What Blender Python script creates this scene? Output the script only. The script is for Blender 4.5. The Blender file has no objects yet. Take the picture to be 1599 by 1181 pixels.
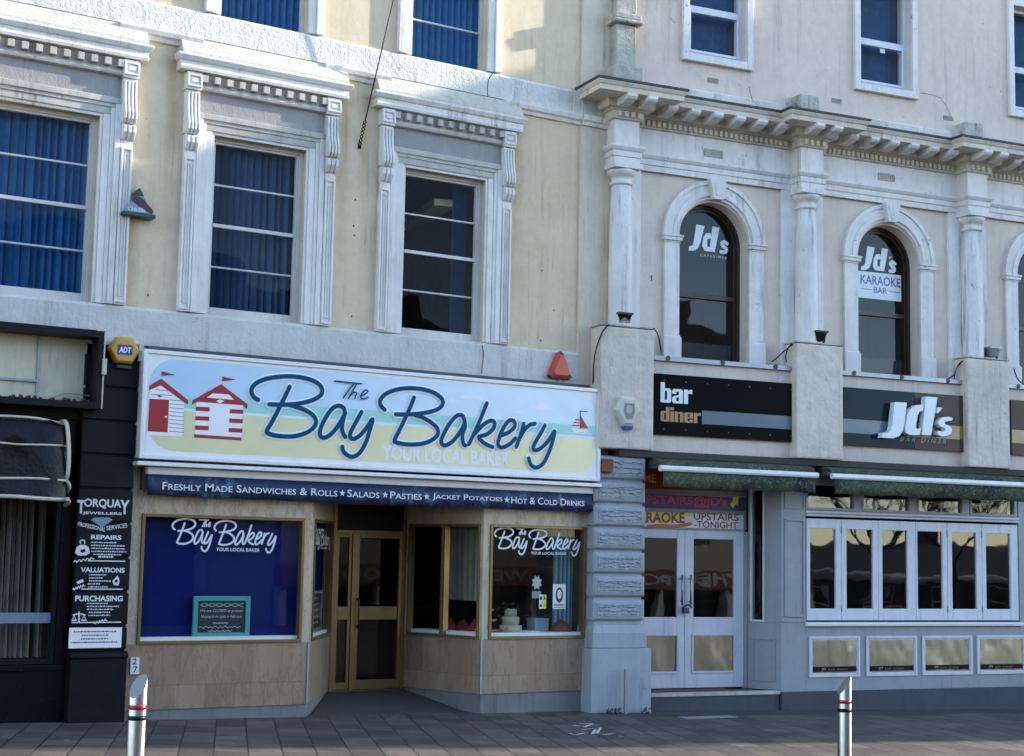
import bpy, bmesh, math, random
from mathutils import Vector, Matrix
random.seed(7)
SC = bpy.context.scene
COL = SC.collection
R = math.radians
# ------------------------------------------------------------------ camera, sky, sun, exposure
F_PX, YAW, PITCH, ROLL = 2457.0, R(32.39), R(6.41), R(1.09)
DIST, EYE = 17.0, 1.9
SUN_AZ, SUN_EL = R(10.0), R(19.0)          # azimuth in front of the left facade, from the right
SUN_POWER, SKY_STRENGTH, EXPOSURE = 2.4, 0.14, 2.25
fwd = Vector((math.sin(YAW)*math.cos(PITCH), math.cos(YAW)*math.cos(PITCH), math.sin(PITCH)))
rt = Vector((math.cos(YAW), -math.sin(YAW), 0)); up = rt.cross(fwd)
rt, up = math.cos(ROLL)*rt + math.sin(ROLL)*up, -math.sin(ROLL)*rt + math.cos(ROLL)*up
CAM = Vector((0, -DIST, EYE))
cam = bpy.data.cameras.new('camera'); co = bpy.data.objects.new('camera', cam); COL.objects.link(co)
M = Matrix.Identity(4)
for i in range(3): M[i][0], M[i][1], M[i][2], M[i][3] = rt[i], up[i], -fwd[i], CAM[i]
co.matrix_world = M
cam.sensor_fit = 'HORIZONTAL'; cam.sensor_width = 36; cam.lens = F_PX/1599*36; cam.clip_end = 3000; cam.clip_start = .1
SC.camera = co
w = bpy.data.worlds.new('World'); SC.world = w; w.use_nodes = True
nt = w.node_tree; nt.nodes.clear()
sky = nt.nodes.new('ShaderNodeTexSky'); sky.sky_type = 'NISHITA'; sky.sun_disc = False
sky.sun_elevation = SUN_EL; sky.sun_rotation = R(90) + SUN_AZ
sky.air_density = .8; sky.dust_density = .12; sky.ozone_density = .8
bg = nt.nodes.new('ShaderNodeBackground'); bg.inputs[1].default_value = SKY_STRENGTH
wo = nt.nodes.new('ShaderNodeOutputWorld'); nt.links.new(sky.outputs[0], bg.inputs[0]); nt.links.new(bg.outputs[0], wo.inputs[0])
to_sun = Vector((math.cos(SUN_EL)*math.cos(SUN_AZ), -math.cos(SUN_EL)*math.sin(SUN_AZ), math.sin(SUN_EL)))
sl = bpy.data.lights.new('sun', 'SUN'); sl.energy = SUN_POWER; sl.angle = R(.5); sl.color = (1, .90, .76)
so = bpy.data.objects.new('sun', sl); COL.objects.link(so); so.rotation_euler = (-to_sun).to_track_quat('-Z', 'Y').to_euler()
so.location = to_sun*60
SC.view_settings.view_transform = 'Standard'; SC.view_settings.look = 'None'; SC.view_settings.gamma = 1
SC.view_settings.exposure = EXPOSURE
SC.cycles.max_bounces = 8; SC.cycles.transparent_max_bounces = 12; SC.cycles.caustics_reflective = False; SC.cycles.caustics_refractive = False
SC.cycles.use_denoising = True

# ------------------------------------------------------------------ frames: u along a facade, v out of it, z up
HINGE = Vector((12.334, 0, 0))
class Frame:
    def __init__(s, ang): s.ang = ang; s.t = Vector((math.cos(ang), math.sin(ang), 0)); s.n = Vector((math.sin(ang), -math.cos(ang), 0))
    def world(s, u, v, z): return HINGE + s.t*u + s.n*v + Vector((0, 0, z))
    def px(s, x, y, v=0):
        d = rt*((x-799.5)/F_PX) - up*((y-590.5)/F_PX) + fwd
        o = HINGE + s.n*v; t = ((o-CAM).dot(s.n))/(d.dot(s.n)); q = CAM + d*t
        return (q-HINGE).dot(s.t), q.z
    def u(s, x, y, v=0): return s.px(x, y, v)[0]
    def z(s, x, y, v=0): return s.px(x, y, v)[1]
LF, RF = Frame(0.0), Frame(R(-7.58))
def gz(x): return .035 - .0195*(x-5.1)
def gpx(x, y):
    d = rt*((x-799.5)/F_PX) - up*((y-590.5)/F_PX) + fwd
    q = CAM + d
    for i in range(8): q = CAM + d*((gz(q.x)-EYE)/d.z)
    return q

# ------------------------------------------------------------------ materials
def nodes(name):
    m = bpy.data.materials.new(name); m.use_nodes = True
    n = m.node_tree; n.nodes.clear()
    o = n.nodes.new('ShaderNodeOutputMaterial'); b = n.nodes.new('ShaderNodeBsdfPrincipled')
    n.links.new(b.outputs[0], o.inputs[0]); return m, n, b, o
def c4(c): return (c[0], c[1], c[2], 1)
def noise(n, vec, scale, detail=6, rough=.6, mapscale=None):
    if mapscale:
        mp = n.nodes.new('ShaderNodeMapping'); mp.inputs['Scale'].default_value = mapscale
        n.links.new(vec, mp.inputs[0]); vec = mp.outputs[0]
    t = n.nodes.new('ShaderNodeTexNoise'); t.inputs['Scale'].default_value = scale; t.inputs['Detail'].default_value = detail
    t.inputs['Roughness'].default_value = rough; n.links.new(vec, t.inputs['Vector']); return t.outputs[0]
def ramp(n, fac, a, b, ca=(0, 0, 0), cb=(1, 1, 1)):
    r = n.nodes.new('ShaderNodeValToRGB'); r.color_ramp.elements[0].position = a; r.color_ramp.elements[1].position = b
    r.color_ramp.elements[0].color = c4(ca); r.color_ramp.elements[1].color = c4(cb); n.links.new(fac, r.inputs[0]); return r.outputs[0]
def mix(n, fac, a, b, mode='MIX'):
    x = n.nodes.new('ShaderNodeMixRGB'); x.blend_type = mode
    for i, v in ((0, fac), (1, a), (2, b)):
        if hasattr(v, 'links'): n.links.new(v, x.inputs[i])
        elif i == 0: x.inputs[0].default_value = v
        else: x.inputs[i].default_value = c4(v)
    return x.outputs[0]
def mul(n, a, k):
    x = n.nodes.new('ShaderNodeMath'); x.operation = 'MULTIPLY'; n.links.new(a, x.inputs[0]); x.inputs[1].default_value = k; return x.outputs[0]
def bump(n, b, h, strength, dist, prev=None):
    x = n.nodes.new('ShaderNodeBump'); x.inputs['Strength'].default_value = strength; x.inputs['Distance'].default_value = dist
    n.links.new(h, x.inputs['Height'])
    if prev is not None: n.links.new(prev, x.inputs['Normal'])
    n.links.new(x.outputs[0], b.inputs['Normal']); return x.outputs[0]
def plaster(name, base, stain, amt=.5, streak=.4, bmp=.3, bscale=40, bdist=.01, speck=0, rough=.85, speckcol=(.05, .05, .045), big=1.1, rust=()):
    m, n, b, o = nodes(name); tc = n.nodes.new('ShaderNodeTexCoord').outputs['Object']
    f1 = mul(n, ramp(n, noise(n, tc, big, 9, .68), .42, .78), amt)
    c = mix(n, f1, base, stain)
    if streak:
        f2 = mul(n, ramp(n, noise(n, tc, 1, 7, .7, (5, 5, .45)), .52, .82), streak); c = mix(n, f2, c, stain)
    f4 = ramp(n, noise(n, tc, 7, 5, .7), .35, .7, (.93, .93, .93), (1.03, 1.03, 1.03)); c = mix(n, 1, c, f4, 'MULTIPLY')
    if streak:
        d1 = ramp(n, noise(n, tc, 1, 8, .75, (11, 11, .55)), .53, .66); d2 = ramp(n, noise(n, tc, .9, 4, .6), .42, .58)
        c = mix(n, mul(n, mix(n, 1, d1, d2, 'MULTIPLY'), min(.75, streak*1.3)), c, tuple(.45*q for q in stain))
    if speck:
        f3 = ramp(n, noise(n, tc, 9, 8, .8), .635-.03*speck, .675-.03*speck); f5 = ramp(n, noise(n, tc, 1.3, 3, .5), .46, .60)
        c = mix(n, mul(n, mix(n, 1, f3, f5, 'MULTIPLY'), .8), c, speckcol)
    for (rx, rw, z0, z1, k) in rust:                       # rust and damp runs that start at a fixing or a ledge
        sx = n.nodes.new('ShaderNodeSeparateXYZ'); n.links.new(tc, sx.inputs[0])
        def mth(op, a_, b_, cl=False):
            x = n.nodes.new('ShaderNodeMath'); x.operation = op; x.use_clamp = cl
            for i_, q in enumerate((a_, b_)):
                if hasattr(q, 'links'): n.links.new(q, x.inputs[i_])
                elif q is not None: x.inputs[i_].default_value = q
            return x.outputs[0]
        dx = mth('ABSOLUTE', mth('ADD', mth('ADD', sx.outputs[0], -rx), mul(n, mth('ADD', noise(n, tc, 3, 5, .6), -.5), rw*2.5)), None)
        f_ = mth('SUBTRACT', 1, mth('DIVIDE', dx, rw), True); g_ = mth('DIVIDE', mth('ADD', sx.outputs[2], -z0), z1-z0, True); h_ = mth('LESS_THAN', sx.outputs[2], z1)
        c = mix(n, mul(n, mth('MULTIPLY', mth('MULTIPLY', f_, g_), h_), k), c, (.30, .19, .06))
    n.links.new(c, b.inputs['Base Color']); b.inputs['Roughness'].default_value = rough
    if bmp:
        p = bump(n, b, noise(n, tc, bscale, 5, .6), bmp, bdist); bump(n, b, noise(n, tc, 5, 4, .5), .25, .02, p)
    return m
def paint(name, c, rough=.5, metal=0, var=.12, bmp=.04, coat=0):
    m, n, b, o = nodes(name); tc = n.nodes.new('ShaderNodeTexCoord').outputs['Object']
    f = ramp(n, noise(n, tc, 4.5, 7, .7), .3, .75, (1-var,)*3, (1+var*.4,)*3)
    n.links.new(mix(n, 1, c, f, 'MULTIPLY'), b.inputs['Base Color'])
    rr = ramp(n, noise(n, tc, 11, 4, .6), .3, .8, (rough*.8,)*3, (min(1, rough*1.25),)*3); n.links.new(rr, b.inputs['Roughness'])
    b.inputs['Metallic'].default_value = metal
    if coat: b.inputs['Coat Weight'].default_value = coat
    if max(c) < .2 and name in ('deep_blue_vinyl', 'gloss_black_acrylic', 'slate_acrylic', 'brown_acrylic', 'sign_letter_blue'): b.inputs['Specular IOR Level'].default_value = .08
    if max(c) < .02 and rough > .12: b.inputs['Specular IOR Level'].default_value = .18
    if bmp: bump(n, b, noise(n, tc, 30, 3, .5), bmp, .01)
    return m
def glass(name, tint=(.9, .93, .95), boost=1.5, wav=.02, wscale=1.5, base=0.0, dirt=.03):
    m, n, b, o = nodes(name); n.nodes.remove(b)
    tc = n.nodes.new('ShaderNodeTexCoord').outputs['Object']
    tr = n.nodes.new('ShaderNodeBsdfTransparent'); tr.inputs[0].default_value = c4(tint)
    gl = n.nodes.new('ShaderNodeBsdfGlossy'); gl.inputs['Roughness'].default_value = .015
    fr = n.nodes.new('ShaderNodeLayerWeight'); fr.inputs[0].default_value = .5
    bp = n.nodes.new('ShaderNodeBump'); bp.inputs['Strength'].default_value = wav; bp.inputs['Distance'].default_value = .1
    n.links.new(noise(n, tc, wscale, 2, .5), bp.inputs['Height']); n.links.new(bp.outputs[0], gl.inputs['Normal'])
    k = n.nodes.new('ShaderNodeMath'); k.operation = 'MULTIPLY_ADD'; k.inputs[1].default_value = boost; k.inputs[2].default_value = base; k.use_clamp = True
    pw = n.nodes.new('ShaderNodeMath'); pw.operation = 'POWER'; pw.inputs[1].default_value = 5; n.links.new(fr.outputs[1], pw.inputs[0])
    sc_ = n.nodes.new('ShaderNodeMath'); sc_.operation = 'MULTIPLY_ADD'; sc_.inputs[1].default_value = .93; sc_.inputs[2].default_value = .07; n.links.new(pw.outputs[0], sc_.inputs[0])
    n.links.new(sc_.outputs[0], k.inputs[0])
    mx = n.nodes.new('ShaderNodeMixShader'); n.links.new(k.outputs[0], mx.inputs[0]); n.links.new(tr.outputs[0], mx.inputs[1]); n.links.new(gl.outputs[0], mx.inputs[2])
    df = n.nodes.new('ShaderNodeBsdfDiffuse'); df.inputs[0].default_value = (.5, .5, .5, 1)
    m2 = n.nodes.new('ShaderNodeMixShader'); n.links.new(mul(n, ramp(n, noise(n, tc, 3, 6, .7), .4, .8), dirt), m2.inputs[0])
    n.links.new(mx.outputs[0], m2.inputs[1]); n.links.new(df.outputs[0], m2.inputs[2]); n.links.new(m2.outputs[0], o.inputs[0])
    return m
def marble(name, c=(.47, .385, .29), vein=(.17, .105, .065), plank=False):
    m, n, b, o = nodes(name); tc = n.nodes.new('ShaderNodeTexCoord').outputs['Object']
    base = mix(n, ramp(n, noise(n, tc, 2.2, 6, .65, (1, 1, .5)), .3, .75), c, (c[0]*.80, c[1]*.74, c[2]*.68))
    wv = ramp(n, noise(n, tc, 1.6, 9, .78, (2.2, 2.2, .6)), .495, .515)
    wv2 = ramp(n, noise(n, tc, 1.6, 9, .78, (2.2, 2.2, .6)), .515, .54, (1, 1, 1), (0, 0, 0))
    v = mix(n, 1, wv, wv2, 'MULTIPLY')
    col = mix(n, mul(n, v, .6), base, vein)
    sp = ramp(n, noise(n, tc, 3.1, 9, .75, (2.5, 2.5, .9)), .60, .68); col = mix(n, mul(n, sp, .7), col, vein)
    if plank:
        br = n.nodes.new('ShaderNodeTexBrick'); sx = n.nodes.new('ShaderNodeSeparateXYZ'); n.links.new(tc, sx.inputs[0]); ad = n.nodes.new('ShaderNodeMath'); ad.operation = 'SUBTRACT'; n.links.new(sx.outputs[0], ad.inputs[0]); n.links.new(sx.outputs[1], ad.inputs[1])
        az = n.nodes.new('ShaderNodeMath'); az.inputs[1].default_value = .5*4-.34; n.links.new(sx.outputs[2], az.inputs[0]); cx_ = n.nodes.new('ShaderNodeCombineXYZ'); n.links.new(ad.outputs[0], cx_.inputs[0]); n.links.new(az.outputs[0], cx_.inputs[1]); n.links.new(cx_.outputs[0], br.inputs['Vector']); br.offset = .43
        br.inputs['Scale'].default_value = 1; br.inputs['Mortar Size'].default_value = .003; br.inputs['Brick Width'].default_value = .36; br.inputs['Row Height'].default_value = .5
        br.inputs['Color1'].default_value = (1, 1, 1, 1); br.inputs['Color2'].default_value = (.80, .765, .73, 1); br.inputs['Mortar'].default_value = (.62, .58, .53, 1)
        col = mix(n, 1, col, br.outputs[0], 'MULTIPLY')
    n.links.new(col, b.inputs['Base Color']); b.inputs['Roughness'].default_value = .38
    return m
def foil():
    m, n, b, o = nodes('polished_foil'); tc = n.nodes.new('ShaderNodeTexCoord').outputs['Object']
    b.inputs['Base Color'].default_value = (.40, .375, .31, 1); b.inputs['Metallic'].default_value = 1; b.inputs['Roughness'].default_value = .20
    bump(n, b, noise(n, tc, 1.6, 2, .5, (1.4, 1, .8)), .30, .10); return m
MAT = {}
MAT['cream'] = plaster('cream_render', (.68, .56, .385), (.46, .36, .235), .6, .45, .25, 30, .008, speck=.45, rust=((-6.66, .13, 3.9, 5.98, .75), (-6.25, .10, 5.2, 7.6, .5), (-4.05, .12, 5.0, 7.5, .5), (-1.55, .14, 5.2, 7.6, .5), (-3.75, .10, 5.4, 7.6, .45)))
MAT['cream2'] = plaster('pier_render', (.68, .575, .43), (.42, .37, .29), .5, .5, .25, 30, .008, speck=.5)
MAT['grime'] = plaster('grimy_white_stucco', (.72, .68, .62), (.10, .095, .08), .45, .8, .4, 22, .02, speck=1.5, speckcol=(.03, .03, .025))
MAT['lichen'] = plaster('lichen_spotted_render', (.56, .52, .44), (.46, .42, .33), .5, .3, .4, 22, .02, speck=1.3, speckcol=(.16, .13, .03))
MAT['rough'] = plaster('rough_white_render', (.74, .71, .65), (.50, .47, .41), .6, .5, .6, 19, .04, speck=.5)
MAT['smooth'] = plaster('grey_white_render', (.62, .60, .56), (.40, .38, .35), .65, .5, .5, 20, .02, speck=.4)
MAT['trim'] = plaster('white_trim_paint', (.78, .735, .69), (.44, .39, .33), .45, .6, .15, 40, .004, rough=.6)
MAT['trimdirty'] = plaster('dirty_trim_paint', (.52, .49, .44), (.20, .17, .13), .6, .6, .2, 40, .004, rough=.75, speck=.6, speckcol=(.08, .07, .03))
MAT['frieze'] = plaster('bare_grey_frieze', (.29, .275, .265), (.40, .385, .38), .6, .5, .5, 45, .012)
MAT['sash'] = plaster('sash_paint', (.62, .60, .56), (.36, .31, .26), .5, .3, .15, 50, .003, rough=.5)
MAT['blind'] = paint('blue_blind_fabric', (.009, .125, .33), .8, var=.3)
MAT['blinddark'] = paint('dark_blue_blind_fabric', (.03, .075, .16), .8, var=.3)
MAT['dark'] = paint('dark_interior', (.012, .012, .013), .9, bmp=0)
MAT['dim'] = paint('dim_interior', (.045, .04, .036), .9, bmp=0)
MAT['gl_up'] = glass('sash_glass', (.90, .93, .96), .12, .035, 1.2, 0, .003)
MAT['gl_arch'] = glass('arched_glass', (.8, .85, .9), .5, .03, 1.0, 0, .003)
MAT['gl_shop'] = glass('shop_glass', (.94, .96, .96), .32, .01, .8, 0, .003)
MAT['gl_bar'] = glass('bar_glass', (.55, .58, .6), 1.0, .02, 1.5, 0, .006)
MAT['mirror'] = foil()
MAT['rwall'] = plaster('pinkish_cream_render', (.72, .585, .485), (.48, .40, .34), .35, .3, .3, 30, .008, speck=.6)
MAT['rpanel'] = plaster('cream_panel_render', (.70, .60, .49), (.46, .39, .33), .4, .3, .2, 30, .006, speck=.35)
MAT['rtrim'] = plaster('white_stucco', (.78, .735, .70), (.42, .38, .34), .5, .6, .2, 30, .006, speck=1.1, rough=.65)
MAT['rcorn'] = plaster('weathered_stucco', (.70, .62, .51), (.27, .24, .20), .55, .55, .3, 30, .008, speck=.8)
MAT['moss'] = plaster('mossy_stone', (.52, .49, .43), (.09, .09, .045), 1.0, .9, .8, 18, .03, speck=1.6, speckcol=(.03, .035, .02))
MAT['fascia'] = plaster('grey_cream_fascia', (.68, .585, .50), (.44, .38, .32), .5, .3, .25, 25, .01, speck=.2)
MAT['peel'] = plaster('peeling_render', (.72, .63, .54), (.46, .40, .34), .9, .7, .55, 8, .05, speck=.8)
MAT['signback'] = plaster('stained_cream_board', (.62, .57, .43), (.40, .34, .22), .5, .5, .1, 30, .004)
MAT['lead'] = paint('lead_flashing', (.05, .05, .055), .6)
MAT['blue'] = plaster('blue_grey_paint', (.31, .325, .355), (.22, .235, .26), .4, .3, .15, 40, .004, rough=.55)
MAT['bluelt'] = plaster('pale_blue_paint', (.64, .65, .70), (.44, .45, .48), .35, .3, .12, 40, .003, rough=.45)
MAT['pier'] = plaster('pier_blue_paint', (.36, .39, .425), (.25, .27, .295), .4, .5, .3, 30, .008, speck=.25, rough=.6)
MAT['verm'] = plaster('vermiculated_stone', (.41, .45, .495), (.30, .33, .365), .4, .3, 1.0, 14, .06, rough=.7)
MAT['plinth'] = plaster('dark_grey_plinth', (.06, .068, .085), (.10, .10, .11), .5, .4, .4, 20, .01)
MAT['concrete'] = plaster('pale_plinth_stone', (.20, .20, .20), (.11, .11, .11), .6, .4, .4, 25, .01)
MAT['marble'] = marble('beige_marble', (.56, .46, .34)); MAT['plank'] = marble('beige_marble_planks', (.375, .268, .188), plank=True)
MAT['gold'] = paint('gold_anodised_frame', (.23, .155, .055), .35, .5)
MAT['darkwood'] = paint('dark_wood', (.035, .015, .009), .4)
MAT['black'] = paint('black_paint', (.008, .009, .012), .45, var=.4)
MAT['blacksat'] = paint('black_satin', (.006, .006, .008), .25)
MAT['vinyl'] = paint('grey_black_vinyl', (.010, .010, .012), .30, var=.5, bmp=.5)
MAT['piping'] = paint('cream_piping', (.55, .50, .38), .5)
MAT['white'] = paint('white_board', (.84, .82, .80), .45, var=.06)
MAT['signwhite'] = paint('sign_frame_white', (.80, .79, .78), .3, var=.08)
MAT['navy'] = paint('navy_canvas', (.008, .024, .085), .6, var=.5, bmp=.3)
def valance_print():
    m, n, b, o = nodes('navy_canvas_print'); tc = n.nodes.new('ShaderNodeTexCoord').outputs['Object']
    f = ramp(n, noise(n, tc, 5, 9, .8), .52, .60); g = ramp(n, noise(n, tc, 1.1, 3, .5), .40, .55)
    c = mix(n, mul(n, mix(n, 1, f, g, 'MULTIPLY'), .85), (.006, .018, .075), (.075, .16, .27)); n.links.new(c, b.inputs['Base Color']); b.inputs['Roughness'].default_value = .6
    bump(n, b, noise(n, tc, 30, 3, .5), .2, .01); return m
MAT['navy'] = valance_print(); MAT['navysplash'] = paint('navy_splash_print', (.05, .11, .20), .6, var=.5)
MAT['shopblue'] = paint('deep_blue_vinyl', (.0006, .009, .105), .5, var=.15)
MAT['letterblue'] = paint('sign_letter_blue', (.002, .075, .15), .35, var=.05)
MAT['halo'] = paint('sign_letter_halo', (.86, .88, .88), .35, var=.04)
MAT['red'] = paint('hut_red', (.36, .014, .016), .4, var=.08)
MAT['hutwhite'] = paint('hut_white', (.88, .84, .84), .4, var=.05)
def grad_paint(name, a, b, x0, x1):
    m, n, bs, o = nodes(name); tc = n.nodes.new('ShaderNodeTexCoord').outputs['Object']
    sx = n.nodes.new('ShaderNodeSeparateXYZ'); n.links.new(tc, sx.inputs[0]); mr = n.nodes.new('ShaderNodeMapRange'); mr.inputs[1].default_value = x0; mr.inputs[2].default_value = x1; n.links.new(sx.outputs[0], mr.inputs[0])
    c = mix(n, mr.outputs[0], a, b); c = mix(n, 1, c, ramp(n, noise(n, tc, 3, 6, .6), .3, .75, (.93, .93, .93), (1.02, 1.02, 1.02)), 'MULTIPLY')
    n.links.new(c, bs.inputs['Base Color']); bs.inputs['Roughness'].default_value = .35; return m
MAT['skyA'] = grad_paint('sign_sky', (.45, .63, .80), (.72, .83, .90), -3.1, 1.5); MAT['skyOld'] = paint('sign_sky', (.74, .83, .86), .35, var=.07); MAT['sea'] = paint('sign_sea', (.36, .68, .62), .35, var=.04)  # sky print gradient; its paler right end also paints in sunlight
MAT['foam'] = paint('sign_foam', (.68, .83, .86), .35, var=.04); MAT['sand'] = grad_paint('sign_sand', (.70, .66, .38), (.90, .80, .46), -3.1, 1.0)
MAT['cloud'] = paint('sign_cloud', (.84, .83, .86), .35, var=.04)
MAT['vinylwhite'] = paint('white_vinyl_letter', (.68, .70, .74), .4, var=.05)
MAT['yellow'] = paint('alarm_yellow', (.62, .33, .05), .35, var=.06); MAT['adtblue'] = paint('alarm_blue', (.02, .05, .25), .4)
MAT['orange'] = paint('alarm_red', (.55, .06, .025), .35, var=.15); MAT['green'] = paint('dark_green_plastic', (.006, .05, .045), .4)
MAT['maroon'] = paint('maroon_plastic', (.05, .008, .01), .4); MAT['palegrey'] = paint('pale_grey_blue_plastic', (.20, .28, .36), .4)
MAT['cremplastic'] = paint('cream_plastic', (.60, .58, .50), .35); MAT['greyem'] = paint('grey_emblem', (.26, .25, .25), .5)
MAT['teal'] = paint('teal_frame', (.05, .32, .30), .5); MAT['board'] = paint('chalkboard', (.018, .02, .022), .8, var=.3)
MAT['chalk'] = paint('chalk', (.50, .52, .52), .9)
MAT['steel'] = paint('brushed_steel', (.36, .345, .32), .36, 1, var=.06, bmp=.02); MAT['redband'] = paint('red_reflective_band', (.35, .01, .01), .3)
MAT['galv'] = paint('galvanised_grey', (.33, .36, .40), .45, .6)
MAT['jdblack'] = paint('gloss_black_acrylic', (.004, .007, .009), .09, var=.1, bmp=.015); MAT['jdblue'] = paint('slate_blue_stripe', (.10, .145, .19), .22, var=.05)
MAT['jdbrown'] = paint('brown_acrylic', (.085, .056, .045), .14, var=.1, bmp=.015); MAT['tan'] = paint('tan_stripe', (.30, .165, .075), .2, var=.05)
MAT['jdslate'] = paint('slate_acrylic', (.010, .022, .032), .14, var=.1, bmp=.015)
MAT['tanletter'] = paint('tan_letter', (.42, .22, .085), .4); MAT['icewhite'] = paint('ice_white_acrylic', (.72, .78, .80), .3, var=.08)
MAT['rust'] = paint('rusty_orange', (.24, .075, .02), .8, var=.5); MAT['wire'] = paint('black_cable', (.012, .012, .012), .5)
MAT['purple'] = paint('purple_banner', (.030, .012, .15), .4); MAT['magenta'] = paint('magenta_letter', (.62, .02, .16), .4)
MAT['redban'] = paint('red_banner', (.42, .016, .010), .4); MAT['yel'] = paint('yellow_print', (.82, .66, .06), .4); MAT['orangep'] = paint('orange_print', (.55, .13, .02), .4)
MAT['redtext'] = paint('dark_red_print', (.22, .008, .012), .4); MAT['lilac'] = paint('lilac_print', (.13, .12, .32), .4)
MAT['curtain'] = paint('dull_net_curtain', (.22, .21, .17), .9, var=.3); MAT['tealcurtain'] = paint('teal_curtain', (.24, .42, .45), .9, var=.2)
MAT['redcloth'] = paint('red_cloth', (.30, .012, .012), .8); MAT['cake'] = paint('cake_icing', (.55, .45, .30), .6); MAT['bread'] = paint('brown_crust', (.11, .05, .025), .7)
MAT['paleblue'] = paint('pale_blue_card', (.33, .48, .52), .6); MAT['warmwood'] = paint('warm_brown_counter', (.12, .06, .025), .5)
MAT['lamp'] = paint('lamp_louvre', (.75, .66, .36), .4)
def canopy_green():
    m, n, b, o = nodes('mossy_green_canvas'); tc = n.nodes.new('ShaderNodeTexCoord').outputs['Object']
    c = mix(n, ramp(n, noise(n, tc, 9, 10, .8), .35, .68), (.012, .026, .020), (.065, .105, .05))
    c = mix(n, ramp(n, noise(n, tc, 1.3, 5, .6), .50, .68), c, (.006, .010, .014))
    c = mix(n, ramp(n, noise(n, tc, 22, 6, .8), .50, .64), c, (.14, .18, .085))
    n.links.new(c, b.inputs['Base Color']); b.inputs['Roughness'].default_value = .9
    bump(n, b, noise(n, tc, 30, 6, .7), .8, .02); return m
MAT['moss_canvas'] = canopy_green()
def paving():
    m, n, b, o = nodes('paving_slabs'); tc = n.nodes.new('ShaderNodeTexCoord').outputs['Object']
    mp = n.nodes.new('ShaderNodeMapping'); mp.inputs['Rotation'].default_value = (0, 0, R(-67.5)); n.links.new(tc, mp.inputs[0])
    br = n.nodes.new('ShaderNodeTexBrick'); n.links.new(mp.outputs[0], br.inputs['Vector'])
    br.offset = .37; br.inputs['Scale'].default_value = 1; br.inputs['Brick Width'].default_value = .46; br.inputs['Row Height'].default_value = .32
    br.inputs['Mortar Size'].default_value = .010; br.inputs['Mortar Smooth'].default_value = .3; br.inputs['Bias'].default_value = -.1
    br.inputs['Color1'].default_value = (.150, .126, .106, 1); br.inputs['Color2'].default_value = (.064, .054, .047, 1); br.inputs['Mortar'].default_value = (.022, .02, .018, 1)
    c = mix(n, 1, br.outputs[0], ramp(n, noise(n, tc, 1.5, 8, .75), .3, .72, (.55, .54, .53), (1.15, 1.14, 1.12)), 'MULTIPLY')
    c = mix(n, 1, c, ramp(n, noise(n, tc, 40, 5, .7), .3, .75, (.8, .8, .8), (1.12, 1.12, 1.12)), 'MULTIPLY')
    c = mix(n, mul(n, ramp(n, noise(n, tc, 9, 2, .5), .70, .725), .5), c, (.26, .25, .23))
    vo = n.nodes.new('ShaderNodeTexVoronoi'); vo.inputs['Scale'].default_value = 2.3; n.links.new(tc, vo.inputs['Vector'])
    c = mix(n, mul(n, ramp(n, vo.outputs['Distance'], .045, .06, (1, 1, 1), (0, 0, 0)), .6), c, (.035, .033, .032))
    c = mix(n, mul(n, ramp(n, noise(n, tc, .7, 7, .7), .50, .66), .55), c, (.045, .042, .040))
    n.links.new(c, b.inputs['Base Color']); b.inputs['Roughness'].default_value = .72
    inv = n.nodes.new('ShaderNodeMath'); inv.operation = 'SUBTRACT'; inv.inputs[0].default_value = 1; n.links.new(br.outputs['Fac'], inv.inputs[1])
    p = bump(n, b, inv.outputs[0], .6, .008); bump(n, b, noise(n, tc, 60, 5, .7), .35, .006, p)
    return m
MAT['paving'] = paving()
MAT['tarmac'] = plaster('dark_tarmac', (.055, .053, .05), (.10, .095, .085), .6, 0, .9, 90, .01, speck=.8, speckcol=(.2, .18, .15))
MAT['asphalt'] = plaster('road_asphalt', (.05, .05, .05), (.07, .07, .068), .5, 0, .8, 90, .01)

# ------------------------------------------------------------------ mesh builder in (u, v, z)
def smooth_pts(p, n=8):
    q = []
    for i in range(len(p)-1):
        p0, p1, p2, p3 = p[max(i-1, 0)], p[i], p[i+1], p[min(i+2, len(p)-1)]
        for k in range(n):
            t = k/n
            q.append(tuple(.5*((2*p1[j]) + (-p0[j]+p2[j])*t + (2*p0[j]-5*p1[j]+4*p2[j]-p3[j])*t*t + (-p0[j]+3*p1[j]-3*p2[j]+p3[j])*t**3) for j in range(len(p1))))
    q.append(tuple(p[-1])); return q
_txt = {}
def text_geo(s, bold=0.0, shear=0.0, small=False, space=1.0):
    key = (s, bold, shear, small, space)
    if key in _txt: return _txt[key]
    cu = bpy.data.curves.new('t', 'FONT'); cu.body = s; cu.offset = bold; cu.shear = shear; cu.resolution_u = 3; cu.space_character = space
    if small:
        cu.small_caps_scale = .76
        for i, ch in enumerate(s):
            cu.body_format[i].use_small_caps = True
    ob = bpy.data.objects.new('t', cu); COL.objects.link(ob)
    dg = bpy.context.evaluated_depsgraph_get(); me = bpy.data.meshes.new_from_object(ob.evaluated_get(dg))
    V = [(v.co.x, v.co.y) for v in me.vertices]; Fs = [tuple(p.vertices) for p in me.polygons]
    bpy.data.objects.remove(ob); bpy.data.curves.remove(cu); bpy.data.meshes.remove(me)
    _txt[key] = (V, Fs); return V, Fs
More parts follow.
